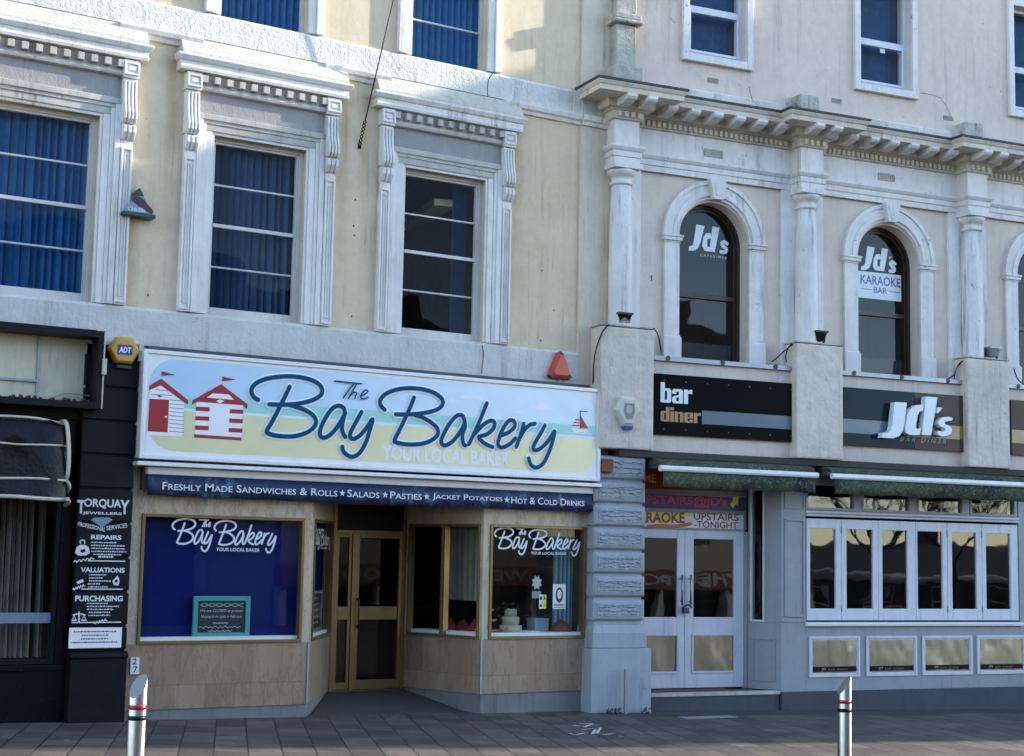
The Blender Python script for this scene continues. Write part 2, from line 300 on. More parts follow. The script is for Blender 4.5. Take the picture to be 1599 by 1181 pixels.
class MB:
    def __init__(s, xf=None): s.v = []; s.f = []; s.m = []; s.xf = xf; s.sm = []
    def add(s, verts, faces, m=0, smooth=False):
        o = len(s.v)
        for q in verts: s.v.append(s.xf(*q) if s.xf else q)
        for fc in faces: s.f.append(tuple(i+o for i in fc)); s.m.append(m); s.sm.append(smooth)
        return s
    def box(s, u0, u1, v0, v1, z0, z1, m=0):
        return s.add([(u0, v0, z0), (u1, v0, z0), (u1, v1, z0), (u0, v1, z0), (u0, v0, z1), (u1, v0, z1), (u1, v1, z1), (u0, v1, z1)],
                     [(0, 1, 2, 3), (4, 5, 6, 7), (0, 1, 5, 4), (1, 2, 6, 5), (2, 3, 7, 6), (3, 0, 4, 7)], m)
    def frame(s, u0, u1, z0, z1, w_, v0, v1, m=0, wb=None):
        wb = w_ if wb is None else wb
        s.box(u0, u0+w_, v0, v1, z0, z1, m); s.box(u1-w_, u1, v0, v1, z0, z1, m)
        s.box(u0+w_, u1-w_, v0, v1, z1-w_, z1, m); s.box(u0+w_, u1-w_, v0, v1, z0, z0+wb, m); return s
    def quad(s, u0, u1, z0, z1, v, m=0): return s.add([(u0, v, z0), (u1, v, z0), (u1, v, z1), (u0, v, z1)], [(0, 1, 2, 3)], m)
    def poly(s, pts, v, m=0): return s.add([(p[0], v, p[1]) for p in pts], [tuple(range(len(pts)))], m)
    def prism(s, pts, v0, v1, m=0):
        n = len(pts); return s.add([(p[0], v0, p[1]) for p in pts]+[(p[0], v1, p[1]) for p in pts],
            [tuple(range(n)), tuple(range(n, 2*n))]+[(i, (i+1) % n, n+(i+1) % n, n+i) for i in range(n)], m)
    def run(s, prof, u0, u1, m=0):            # profile (v,z) along u
        n = len(prof); return s.add([(u0, p[0], p[1]) for p in prof]+[(u1, p[0], p[1]) for p in prof],
            [tuple(range(n)), tuple(range(n, 2*n))]+[(i, (i+1) % n, n+(i+1) % n, n+i) for i in range(n)], m)
    def plan(s, pts, z0, z1, m=0):            # plan polygon (u,v) upward
        n = len(pts); return s.add([(p[0], p[1], z0) for p in pts]+[(p[0], p[1], z1) for p in pts],
            [tuple(range(n)), tuple(range(n, 2*n))]+[(i, (i+1) % n, n+(i+1) % n, n+i) for i in range(n)], m)
    def sweep(s, path, prof, m=0):            # profile (offset,z) mitred along a plan path, outward to the right of travel reversed (v+)
        P = []
        for i, p in enumerate(path):
            def nrm(a, b):
                d = (b[0]-a[0], b[1]-a[1]); L = math.hypot(*d); return (-d[1]/L, d[0]/L)
            if i == 0: nn = nrm(path[0], path[1])
            elif i == len(path)-1: nn = nrm(path[-2], path[-1])
            else:
                a, b = nrm(path[i-1], p), nrm(p, path[i+1]); k = 1+a[0]*b[0]+a[1]*b[1]; nn = ((a[0]+b[0])/k, (a[1]+b[1])/k)
            P.append([(p[0]+nn[0]*q[0], p[1]+nn[1]*q[0], q[1]) for q in prof])
        n = len(prof); V = [x for r in P for x in r]; Fc = []
        for i in range(len(path)-1):
            for k in range(n): Fc.append((i*n+k, i*n+(k+1) % n, (i+1)*n+(k+1) % n, (i+1)*n+k))
        Fc += [tuple(range(n)), tuple(range((len(path)-1)*n, len(path)*n))]
        return s.add(V, Fc, m)
    def lathe(s, prof, cu, cv, n=28, m=0):
        V = [(cu+r*math.cos(2*math.pi*k/n), cv+r*math.sin(2*math.pi*k/n), z) for r, z in prof for k in range(n)]
        Fc = [(i*n+k, i*n+(k+1) % n, (i+1)*n+(k+1) % n, (i+1)*n+k) for i in range(len(prof)-1) for k in range(n)]
        s.add(V, Fc, m, True); o = len(s.v)-len(V); s.f += [tuple(range(o, o+n)), tuple(range(o+(len(prof)-1)*n, o+len(V)))]; s.m += [m, m]; s.sm += [False, False]; return s
    def tube(s, pts, r, n=7, m=0, sm=6):
        p = smooth_pts(pts, sm) if sm else pts; V = []; k = len(p)
        for i in range(k):
            a, b = Vector(p[max(i-1, 0)]), Vector(p[min(i+1, k-1)]); d = (b-a).normalized()
            x = d.cross(Vector((.31, .87, .38))).normalized(); y = d.cross(x)
            for j in range(n): V.append(tuple(Vector(p[i])+x*(r*math.cos(2*math.pi*j/n))+y*(r*math.sin(2*math.pi*j/n))))
        return s.add(V, [(i*n+j, i*n+(j+1) % n, (i+1)*n+(j+1) % n, (i+1)*n+j) for i in range(k-1) for j in range(n)]+[tuple(range(n)), tuple(range((k-1)*n, k*n))], m, True)
    def ribbon(s, pts, wd, v, m=0, rise=.0012, sm=8):   # flat painted stroke with round ends in the (u,z) plane
        p = smooth_pts(pts, sm) if sm else pts; k = len(p); h = wd/2; V = []; Fc = []
        for i in range(k):
            a, b = p[max(i-1, 0)], p[min(i+1, k-1)]; d = (b[0]-a[0], b[1]-a[1]); L = math.hypot(*d) or 1; nx, nz = -d[1]/L*h, d[0]/L*h
            vv = v+rise*i/k; V += [(p[i][0]+nx, vv, p[i][1]+nz), (p[i][0]-nx, vv, p[i][1]-nz)]
        Fc = [(2*i, 2*i+1, 2*i+3, 2*i+2) for i in range(k-1)]; s.add(V, Fc, m)
        for e, (q, q2) in enumerate(((p[0], p[1]), (p[-1], p[-2]))):
            a0 = math.atan2(q[1]-q2[1], q[0]-q2[0]); vv = v+(rise if e else 0)+.00005
            s.add([(q[0]+h*math.cos(a0+math.pi*(j/8-.5)), vv, q[1]+h*math.sin(a0+math.pi*(j/8-.5))) for j in range(9)], [tuple(range(9))], m)
        return s
    def text(s, t, u0, u1, z0, z1, v, m=0, bold=0, shear=0, small=False, depth=0, rot=0, space=1.0):
        V, Fs = text_geo(t, bold, shear, small, space)
        if not V: return s
        xa, xb = min(q[0] for q in V), max(q[0] for q in V); ya, yb = min(q[1] for q in V), max(q[1] for q in V)
        cu_, cz = (u0+u1)/2, (z0+z1)/2; cr, sr = math.cos(rot), math.sin(rot); W = []
        for x, y in V:
            a = u0+(x-xa)/(xb-xa)*(u1-u0)-cu_; b = z0+(y-ya)/(yb-ya)*(z1-z0)-cz
            W.append((cu_+a*cr-b*sr, v, cz+a*sr+b*cr))
        return s.add(W, Fs, m)
    def wall(s, u0, u1, z0, z1, v, th, holes, m=0):       # sheet with rectangular holes, reveals as deep as th, closed back
        us = sorted({u0, u1, *[h[0] for h in holes], *[h[1] for h in holes]}); zs = sorted({z0, z1, *[h[2] for h in holes], *[h[3] for h in holes]})
        for i in range(len(us)-1):
            for j in range(len(zs)-1):
                a, b = (us[i]+us[i+1])/2, (zs[j]+zs[j+1])/2
                if any(h[0] < a < h[1] and h[2] < b < h[3] for h in holes): continue
                s.quad(us[i], us[i+1], zs[j], zs[j+1], v, m); s.quad(us[i], us[i+1], zs[j], zs[j+1], v-th, m)
        for h in holes:
            for (a, b) in (((h[0], h[2]), (h[1], h[2])), ((h[1], h[2]), (h[1], h[3])), ((h[1], h[3]), (h[0], h[3])), ((h[0], h[3]), (h[0], h[2]))):
                s.add([(a[0], v, a[1]), (b[0], v, b[1]), (b[0], v-th, b[1]), (a[0], v-th, a[1])], [(0, 1, 2, 3)], m)
        return s
ORG = {}
def thing(fr, name, label, cat, u, v, z, group=None):
    o = bpy.data.objects.new(name, None); COL.objects.link(o); o.empty_display_size = .1
    o.location = fr.world(u, v, z); o.rotation_euler = (0, 0, fr.ang); ORG[o.name] = (u, v, z)
    o['label'] = label; o['category'] = cat
    if group: o['group'] = group
    return o
def part(name, mb, mats, parent, bevel=0, label=None):
    org = ORG[parent.name]; me = bpy.data.meshes.new(name)
    me.from_pydata([(a-org[0], -(b-org[1]), c-org[2]) for a, b, c in mb.v], [], mb.f)
    for k in (mats if isinstance(mats, (list, tuple)) else [mats]): me.materials.append(MAT[k])
    for i, p in enumerate(me.polygons): p.material_index = mb.m[i]; p.use_smooth = mb.sm[i]
    bm = bmesh.new(); bm.from_mesh(me); bmesh.ops.recalc_face_normals(bm, faces=bm.faces[:]); bm.to_mesh(me); bm.free()
    o = bpy.data.objects.new(name, me); COL.objects.link(o); o.parent = parent; ORG[o.name] = org
    if bevel:
        b = o.modifiers.new('bevel', 'BEVEL'); b.width = bevel; b.segments = 2; b.limit_method = 'ANGLE'; b.angle_limit = R(50)
    if label: o['label'] = label
    return o
def solo(fr, name, label, cat, mb, mats, u, v, z, bevel=0, group=None, kind=None):
    d = bpy.data.objects.new('tmp', None); ORG['tmp'] = (u, v, z)
    o = part(name, mb, mats, d, bevel); o.parent = None; bpy.data.objects.remove(d)
    o.location = fr.world(u, v, z); o.rotation_euler = (0, 0, fr.ang)
    if label: o['label'] = label
    if cat: o['category'] = cat
    if group: o['group'] = group
    if kind: o['kind'] = kind
    return o

# ------------------------------------------------------------------ ground
def ground_sheet(name, x0, x1, y0, y1, dz, mat, n=1):
    mb = MB(); me = bpy.data.meshes.new(name)
    me.from_pydata([(x, y, gz(max(-40, min(60, x)))+dz) for y in (y0, y1) for x in (x0, -40, 60, x1)] if x0 < -40 else
                   [(x0, y0, gz(x0)+dz), (x1, y0, gz(x1)+dz), (x1, y1, gz(x1)+dz), (x0, y1, gz(x0)+dz)], [],
                   [(0, 1, 5, 4), (1, 2, 6, 5), (2, 3, 7, 6)] if x0 < -40 else [(0, 1, 2, 3)])
    me.materials.append(MAT[mat]); o = bpy.data.objects.new(name, me); COL.objects.link(o); o['kind'] = 'structure'; return o
ground_sheet('ground', -900, 900, -900, 900, -.10, 'asphalt')
ground_sheet('pavement', -38, 58, -13, .6, 0, 'paving')

# ------------------------------------------------------------------ left building: cream three-storey house above the shops
LB = thing(LF, 'town_house', 'cream rendered town house above the bakery with white moulded sash windows', 'building', 0, 0, gz(12.3))
ULEFT = -16.0
WC = [-7.66, -5.135, -2.605]; UC = [-7.70, -5.15, -2.60]
holes = [(c-.60, c+.60, 4.58, 6.70) for c in [-12.7, -10.18]+WC] + [(c-.56, c+.56, 8.13, 10.25) for c in [-12.7, -10.2]+UC]
mb = MB(); mb.wall(ULEFT, -.55, 4.10, 13.6, 0, .28, holes)
mb.box(ULEFT, ULEFT+.2, -9, -.285, 0, 13.6); mb.box(-.20, 0, -9, -.285, 0, 13.6); mb.box(ULEFT, 0, -9.2, -9.003, 0, 13.6)
mb.box(ULEFT+.2, -.2, -9, -.285, 13.4, 13.6)
wall = part('wall', mb, 'cream', LB)
mb = MB().box(-.55, -.035, -.28, .035, 2.86, 13.6); part('pier_strip', mb, 'cream2', LB, .006)
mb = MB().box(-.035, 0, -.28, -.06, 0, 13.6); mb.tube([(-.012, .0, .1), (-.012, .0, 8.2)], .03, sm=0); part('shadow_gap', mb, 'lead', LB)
mb = MB().sweep([(ULEFT, 0), (0, 0)], [(0, 12.4), (.12, 12.45), (.2, 12.6), (.45, 12.7), (.5, 12.9), (0, 13.0)]); part('roof_cornice', mb, 'trim', LB)
# string course under the top windows
mb = MB(); mb.run([(0, 7.79), (.055, 7.79), (.055, 8.085), (.035, 8.115), (0, 8.12)], ULEFT, -.55); part('string_course', mb, 'rough', LB)
mb = MB().box(-.55, -.035, .035, .07, 7.79, 8.10); part('string_course', mb, 'smooth', LB)
mb = MB()
prof = [(0, 7.66), (.035, 7.66), (.05, 7.70), (.085, 7.72), (.10, 7.765), (.10, 7.785), (0, 7.788)]
edges = [ULEFT]
for c in [-12.7, -10.18]+WC: edges += [c-1.075-.10, c+1.075+.10]
edges += [-.55]
for a_, b_ in ((-6.92, -5.93), (-4.37, -3.46), (-1.80, -.555)): part('band_moulding', MB().run(prof, a_, b_), 'trim', LB)
part('band_moulding', MB().run([(a+.036, b) for a, b in prof], -.55, -.04), 'trim', LB)
mb = MB(); mb.run([(0, 4.15), (.04, 4.15), (.05, 4.54), (.02, 4.575), (0, 4.578)], ULEFT, -.55); part('sill_course', mb, 'smooth', LB)
def left_window(c, mode, seen=True):
    zb, zt = 4.58, 6.70
    mb = MB()
    for o, i, v in ((.815, .745, .065), (.745, .70, .048), (.70, .62, .036), (.62, .585, .02)):
        mb.box(c-o, c-i, 0, v, zb, zt+i-.60); mb.box(c+i, c+o, 0, v, zb, zt+i-.60); mb.box(c-o, c+o, 0, v, zt+i-.60, zt+o-.60)
    win = part('window', mb, 'trim', LB, .007)
    mb = MB()
    for k, (o, i, v) in enumerate(((.815, .745, .068), (.745, .70, .051), (.70, .62, .039))):
        mb.box(c-o+.001, c+o-.001, .0, v, zt+i-.598, zt+o-.602)
    part('lintel_moulding', mb, 'trimdirty', win, .006)
    for s in (-1, 1):
        a, b = (c+s*.82, c+s*.96); a, b = min(a, b), max(a, b); mb = MB()
        mb.box(a, b, 0, .06, zb, 6.46); mb.frame(a+.004, b-.004, zb+.02, 6.36, .026, .06, .078); mb.frame(a+.045, b-.045, zb+.09, 6.29, .012, .06, .072)
        part('pilaster', mb, 'trim', win, .005)
        a -= .012; b += .012; mb = MB()
        mb.run([(0, 6.64), (.10, 6.64), (.135, 6.68), (.14, 6.75), (.105, 6.86), (.085, 7.0), (.085, 7.15), (0, 7.15)], a, b)
        wd = (b-a)/4
        for k in range(4):
            mb.run([(.07, 6.63), (.125, 6.63), (.16, 6.68), (.165, 6.75), (.13, 6.86), (.11, 7.0), (.11, 7.12), (.08, 7.13)], a+wd*(k+.18), a+wd*(k+.82))
        mb.run([(0, 6.44), (.05, 6.44), (.09, 6.48), (.115, 6.54), (.115, 6.60), (.085, 6.632), (0, 6.632)], a+.008, b-.008)
        for k in range(3):
            mb.run([(.05, 6.43), (.09, 6.455), (.135, 6.53), (.135, 6.60), (.09, 6.62)], a+.012+.055*k, a+.048+.055*k)
        part('console', mb, 'trim', win, .008)
        mb = MB(); mb.box(a-.008, b+.008, 0, .115, 7.155, 7.36); mb.frame(a-.008, b+.008, 7.185, 7.335, .025, .115, .132); mb.box(a+.04, b-.04, .115, .127, 7.235, 7.285)
        part('console_head', mb, 'trim', win, .004)
    mb = MB().box(c-.812, c+.812, 0, .03, zt+.216, 7.165); part('frieze', mb, 'frieze', win)
    mb = MB(); mb.box(c-.80, c+.80, 0, .055, 7.166, 7.372); mb.run([(.055, 7.17), (.085, 7.175), (.095, 7.205), (.075, 7.235), (.055, 7.24)], c-.80, c+.80)
    nd = 11
    for k in range(nd):
        x = c-.765+k*(1.53/(nd-1)); mb.box(x-.036, x+.036, .055, .125, 7.262, 7.345)
    part('dentil_band', mb, 'trimdirty', win, .004)
    mb = MB().sweep([(c-.985, 0), (c-.985, .05), (c+.985, .05), (c+.985, 0)], [(0, 7.373), (.085, 7.373), (.095, 7.41), (.085, 7.415), (.085, 7.475), (.105, 7.485), (.13, 7.53), (.13, 7.555), (0, 7.565)])
    part('cornice', mb, 'trim', win, .004)
    mb = MB().run([(0, 7.566), (.165, 7.558), (.16, 7.59), (.06, 7.778), (0, 7.778)], c-1.06, c+1.06); part('weathering_slope', mb, 'lichen', win)
    mb = MB(); rv = -.085
    mb.frame(c-.60, c+.60, zb, zt, .055, rv-.06, rv, wb=.02); mb.frame(c-.545, c+.545, zb+.02, zt-.055, .028, rv-.075, rv-.02, wb=.085)
    z0, z1 = zb+.105, zt-.083; H4 = (z1-z0)/4
    for k, t in ((1, .011), (2, .022), (3, .011)):
        vv = rv-.03 if k >= 2 else rv-.055
        mb.box(c-.517, c+.517, vv-.03, vv+(.022 if k == 2 else 0), z0+k*H4-t, z0+k*H4+t)
    fr = part('sash_frame', mb, 'sash', win, .004)
    part('glass_pane', MB().quad(c-.517, c+.517, z0, z1, rv-.052), 'gl_up', win)
    mb = MB(); bl = 'blind' if mode == 1 else 'blinddark'
    n = 13
    if mode in (1, 2):
        for k in range(n):
            x = c-.56+k*1.12/n; q1 = random.uniform(.10, .19); q2 = x+1.12/n-random.choice((.010, .014, .022)); mb.add([(x, rv-.22, z0-.05), (q2, rv-q1, z0-.05), (q2+random.uniform(-.006, .006), rv-q1, z1+.05), (x, rv-.22, z1+.05)], [(0, 1, 2, 3)])
    else:
        for k in range(9):
            x = c+.30+k*.024; mb.add([(x, rv-.2, z0-.05), (x+.02, rv-.28, z0-.05), (x+.02, rv-.28, z1+.05), (x, rv-.2, z1+.05)], [(0, 1, 2, 3)])
        bl = 'blind'
    part('vertical_blind', mb, bl, win)
    mb = MB(); d0, d1 = -.286, (-.9 if mode in (1, 2) else -3.2); e = .0 if mode in (1, 2) else 1.2
    a, b, p, q = c-.63-e, c+.63+e*.0, zb-.05-e*.6, zt+.05+(.35 if e else 0)
    mb.box(a-.02, a, d1, d0, p, q); mb.box(b, b+.02, d1, d0, p, q); mb.box(a, b, d1, d0, p-.02, p); mb.box(a, b, d1, d0, q, q+.02); mb.box(a-.02, b+.02, d1-.02, d1, p-.02, q+.02)
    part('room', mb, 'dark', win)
    return win
for c, mode in zip([-12.7, -10.18]+WC, (2, 1, 1, 2, 3)): left_window(c, mode)
def top_window(c):
    zb, zt = 8.13, 10.25; mb = MB()
    for o, i, v in ((.76, .66, .07), (.66, .56, .045)):
        mb.box(c-o, c-i, 0, v, zb, zt+i-.56); mb.box(c+i, c+o, 0, v, zb, zt+i-.56); mb.box(c-o, c+o, 0, v, zt+i-.56, zt+o-.56)
    win = part('window', mb, 'trim', LB, .007); mb = MB(); rv = -.09
    mb.frame(c-.56, c+.56, zb, zt, .045, rv-.06, rv, wb=.03); H4 = (zt-zb)/4
    for k, t in ((1, .011), (2, .025), (3, .011)): mb.box(c-.515, c+.515, rv-.05, rv-.02, zb+k*H4-t, zb+k*H4+t)
    part('sash_frame', mb, 'sash', win, .004)
    part('glass_pane', MB().quad(c-.515, c+.515, zb+.03, zt-.045, rv-.045), 'gl_up', win)
    mb = MB(); n = 12
    for k in range(n):
        x = c-.56+k*1.12/n; mb.add([(x, rv-.2, zb), (x+1.12/n-.010, rv-.12, zb), (x+1.12/n-.010, rv-.12, zt), (x, rv-.2, zt)], [(0, 1, 2, 3)])
    part('vertical_blind', mb, 'blind', win)
    mb = MB(); mb.box(c-.62, c+.62, -.9, -.88, zb-.05, zt+.05); mb.box(c-.64, c-.62, -.9, -.285, zb-.05, zt+.05); mb.box(c+.62, c+.64, -.9, -.285, zb-.05, zt+.05); mb.box(c-.62, c+.62, -.88, -.285, zb-.07, zb-.05); mb.box(c-.62, c+.62, -.88, -.285, zt+.05, zt+.07)
    part('room', mb, 'dark', win)
for c in [-12.7, -10.2]+UC: top_window(c)
# crack and screw holes in the render
mb = MB()
for x, y in ((555, 312), (552, 353), (553, 368), (549, 494), (254, 64), (846, 423), (865, 485), (844, 532), (231, 461)):
    u, z = LF.px(x, y, 0); mb.lathe_ = None; mb.prism([(u+.012*math.cos(k*1.05), z+.014*math.sin(k*1.05)) for k in range(6)], .0, .004)
for pts in (((772, 112), (763, 125), (761, 145), (764, 160), (768, 168)), ((753, 540), (755, 555), (753, 570), (752, 584))):
    mb.ribbon([LF.px(x, y, .057) for x, y in pts], .012, .0575, rise=.0004)
part('cracks', mb, 'lead', LB)
# ceiling light seen through the third window
c = WC[2]; p1 = LF.px(694, 322, -.5); vv_ = -.5
while LF.z(634, 362, vv_) < p1[1]: vv_ -= .02
p2 = LF.px(634, 362, vv_); L_ = thing(LF, 'ceiling_light', 'louvred ceiling light inside the dark room behind the rightmost sash window', 'ceiling light', p1[0], -.5, p1[1])
dx_, dy_ = p2[0]-p1[0], vv_+.5; LL_ = math.hypot(dx_, dy_); t_ = (dx_/LL_, dy_/LL_); xfl = lambda a, d, z: (p1[0]+t_[0]*a-t_[1]*d, -.5+t_[1]*a+t_[0]*d, z)
part('housing', MB(xfl).box(0, LL_+.3, -.14, .14, p1[1]+.05, p1[1]+.09), 'lamp', L_)
mb = MB(xfl)
for k in range(int((LL_+.3)/.05)): mb.box(k*.05, k*.05+.008, -.13, .13, p1[1]+.0, p1[1]+.05)
for d_ in (-.14, -.005, .13): mb.box(-.008, LL_+.3, d_, d_+.01, p1[1]-.004, p1[1]+.049)
part('louvre', mb, 'lamp', L_)

# ------------------------------------------------------------------ bakery shopfront
BS = thing(LF, 'bakery_shopfront', 'beige marble shopfront with gold window frames around a recessed door', 'shopfront', -3.4, 0, .05)
ZG0, ZG1, ZC = .86, 2.28, .135                    # glass bottom, glass top, foot of the cladding
uA, uB, uC_, uD = -6.52, -4.30, -1.93, -.20       # outer left, left corner, right corner, outer right
DV = -1.35
uDl, uDr = LF.u(517, 950, DV), LF.u(632, 950, DV)
def shop_wall(A, B, panes, post0, post1, mat_low='plank', head_top=2.9, zc0=ZC, glass='gl_shop', zhead=ZG1, cap=True):
    dx, dv = B[0]-A[0], B[1]-A[1]; L = math.hypot(dx, dv); t = (dx/L, dv/L); nn = (-t[1], t[0])
    xf = lambda s, d, z: (A[0]+t[0]*s+nn[0]*d, A[1]+t[1]*s+nn[1]*d, z)
    low = MB(xf); low.box(0, L, -.10, 0, zc0, ZG0-.02); part('stall_riser', low, mat_low, BS, .004)
    pl = MB(xf); pl.box(0.002, L-.002, -.10, -.015, -.4, zc0); part('plinth', pl, 'concrete', BS, .004)
    hd = MB(xf); hd.box(0, L, -.10, 0, zhead, head_top)
    if post0: hd.box(0, post0, -.10, 0, ZG0-.02, zhead)
    if post1: hd.box(L-post1, L, -.10, 0, ZG0-.02, zhead)
    part('cladding', hd, 'marble', BS, .004)
    s0, s1 = post0, L-post1; n = panes; W_ = (s1-s0)/n
    for k in range(n):
        fr = MB(xf); fr.frame(s0+k*W_, s0+(k+1)*W_, ZG0-.02, zhead, .035, -.075, .018); f = part('shop_window', fr, 'gold', BS, .003)
        gl = MB(xf); gl.quad(s0+k*W_+.035, s0+(k+1)*W_-.035, ZG0+.015, zhead-.035, -.03); part('glass_pane', gl, glass, f)
        sb = MB(xf); sb.box(s0+k*W_+.036, s0+(k+1)*W_-.036, -.30, -.04, ZG0+.013, ZG0+.055); part('sill_board', sb, 'white', f)
    return xf, L, s0, s1
xfL, LL, s0L, s1L = shop_wall((uA, 0), (uB, 0), 1, .14, .10, zc0=.125)
xfLR, LLR, s0LR, s1LR = shop_wall((uB, -.001), (uDl, DV), 1, .16, .02)
xfRR, LRR, s0RR, s1RR = shop_wall((uDr, DV), (uC_, -.001), 2, .05, .05, zc0=.16)
xfR, LR, s0R, s1R = shop_wall((uC_, 0), (uD, 0), 1, .10, .155, zc0=.165)
mb = MB().box(uB-.012, uB+.012, -.012, .012, ZC, ZG0-.02); mb.box(uC_-.012, uC_+.012, -.012, .012, .165, ZG0-.02); part('corner_strip', mb, 'galv', BS)
mb = MB(); mb.plan([(uB+.12, -.03), (uC_-.12, -.03), (uDr-.05, DV-.05), (uDl+.05, DV-.05)], 2.56, 2.60); part('soffit', mb, 'marble', BS)
mb = MB().box(uA, uD, -.30, -.105, 2.62, 4.1); part('lintel', mb, 'dark', BS)
mb = MB(); mb.plan([(uA-.02, .012), (uA-.02, .2), (uD+.02, .2), (uD+.02, .012)], -.5, -.17); 
fl = [(uB+.05, -.02, -.045), (uC_-.05, -.02, -.095), (uDr+.02, DV, .13), (uDl-.02, DV, .13)]
mb = MB().add(fl+[(p[0], p[1], -.5) for p in fl], [(0, 1, 2, 3), (0, 1, 5, 4), (1, 2, 6, 5), (2, 3, 7, 6), (3, 0, 4, 7)]); part('entrance_floor', mb, 'tarmac', BS)
# interior shell
mb = MB(); mb.box(uA, uD, -5.6, -5.5, -.1, 3.2); mb.box(uA, uA+.06, -5.5, -.11, -.1, 3.2); mb.box(uD-.06, uD, -5.5, -.11, -.1, 3.2); mb.box(uA+.06, uD-.06, -5.5, -.11, 3.1, 3.2); mb.box(uA+.06, uD-.06, -5.5, DV-.12, -.1, .10)
part('interior', mb, 'dim', BS)
mb = MB(xfL).quad(s0L-.02, s1L+.02, ZG0, ZG1, -.16); part('blue_backing', mb, 'shopblue', BS)
mb = MB(xfLR).quad(s0LR-.02, s1LR+.02, ZG0, ZG1, -.14); part('blue_backing', mb, 'shopblue', BS)
# door
zd0, zd1, zd2 = .135, 2.13, 2.30
mb = MB(); um = LF.u(551, 950, DV)
mb.frame(uDl, uDr, zd0-.01, 2.56, .05, DV-.06, DV+.01, wb=.012); mb.box(uDl+.05, uDr-.05, DV-.06, DV+.01, zd1, zd1+.05); mb.box(um-.03, um+.03, DV-.06, DV+.012, zd0, zd1)
dfr = part('door_frame', mb, 'gold', BS, .003)
mb = MB().box(uDl+.05, uDr-.05, DV-.05, DV-.03, zd1+.05, 2.51); part('transom_panel', mb, 'black', dfr)
mb = MB(); mb.frame(uDl+.05, um-.03, zd0+.01, zd1, .045, DV-.055, DV-.005, wb=.09); mb.box(uDl+.095, um-.075, DV-.055, DV-.005, 1.03, 1.20); sdl = part('side_light', mb, 'gold', BS, .003)
part('glass_pane', MB().quad(uDl+.095, um-.075, zd0+.1, zd1-.045, DV-.03), 'gl_shop', sdl)
mb = MB(); mb.frame(um+.03, uDr-.05, zd0+.01, zd1, .05, DV-.05, DV, wb=.12); mb.box(um+.095, uDr-.115, DV-.05, DV, 1.03, 1.20); dr = part('door', mb, 'gold', BS, .003)
part('glass_pane', MB().quad(um+.095, uDr-.115, zd0+.15, zd1-.065, DV-.025), 'gl_shop', dr)
mb = MB().tube([(um+.06, DV, .95), (um+.06, DV+.05, .96), (um+.06, DV+.05, 1.28), (um+.06, DV, 1.29)], .012); part('handle', mb, 'darkwood', dr)
mb = MB().box(um+.2, uDr-.3, -3.4, -2.4, .1, 1.05); mb.box(uDr, uDr+1.2, -4.6, -3.8, .1, 1.1); part('counter', mb, 'warmwood', BS, .01)
# curtains in the right window
mb = MB(); cu0 = LF.u(864, 900, -.42); cst = (uD-.075-cu0)/26
for k in range(26):
    a, b = cu0+k*cst, cu0+(k+1)*cst; mb.add([(a, -.42-.03*math.sin(k*1.1), .92), (b, -.42-.03*math.sin(k*1.1+1.1), .92), (b, -.42-.03*math.sin(k*1.1+1.1), 2.75), (a, -.42-.03*math.sin(k*1.1), 2.75)], [(0, 1, 2, 3)])
part('curtain', mb, 'tealcurtain', BS)
mb = MB(xfRR)
for k in range(30):
    a, b = .35+k*.02, .35+(k+1)*.02; mb.add([(a, -.4-.03*math.sin(k*1.3), 1.3), (b, -.4-.03*math.sin(k*1.3+1.3), 1.3), (b, -.4-.03*math.sin(k*1.3+1.3), 2.4), (a, -.4-.03*math.sin(k*1.3), 2.4)], [(0, 1, 2, 3)])
part('curtain', mb, 'curtain', BS)
mb = MB(); mb.box(uC_+.12, uD-.08, -.8, -.135, .80, ZG0+.012); part('display_shelf', mb, 'white', BS)
mb = MB(xfRR); mb.box(.1, LRR-.05, -.75, -.31, .80, ZG0+.012); part('display_shelf', mb, 'redcloth', BS)

# lettering strokes shared by the sign and the windows, traced from the sign
def tr(ox, oy, pts, s=3.9375): return [LF.px(ox+x/s, oy+y/s, .25) for x, y in pts]
S1, S2 = (200, 520), (580, 540)
STROKES = [tr(*S1, p) for p in (
 [(797, 412), (768, 392), (755, 355), (775, 318), (830, 288), (910, 272), (1000, 268), (1080, 278), (1150, 302), (1187, 338), (1185, 378), (1140, 410), (1060, 433), (960, 442), (865, 440)],
 [(990, 332), (960, 395), (920, 475), (880, 550), (850, 603), (862, 620), (920, 634), (1000, 637), (1075, 622), (1130, 590), (1152, 550), (1135, 508), (1085, 475), (1020, 452), (990, 443)],
 [(1330, 492), (1322, 462), (1290, 448), (1250, 468), (1210, 525), (1180, 590), (1178, 632), (1205, 645), (1250, 618), (1295, 560), (1328, 500), (1330, 492), (1318, 540), (1312, 590), (1322, 625), (1332, 640)],
 [(1432, 487), (1400, 545), (1368, 605), (1362, 640), (1385, 652), (1425, 628), (1465, 580), (1500, 530), (1482, 600), (1455, 680), (1420, 738), (1380, 762), (1345, 752), (1320, 728), (1314, 700)])]
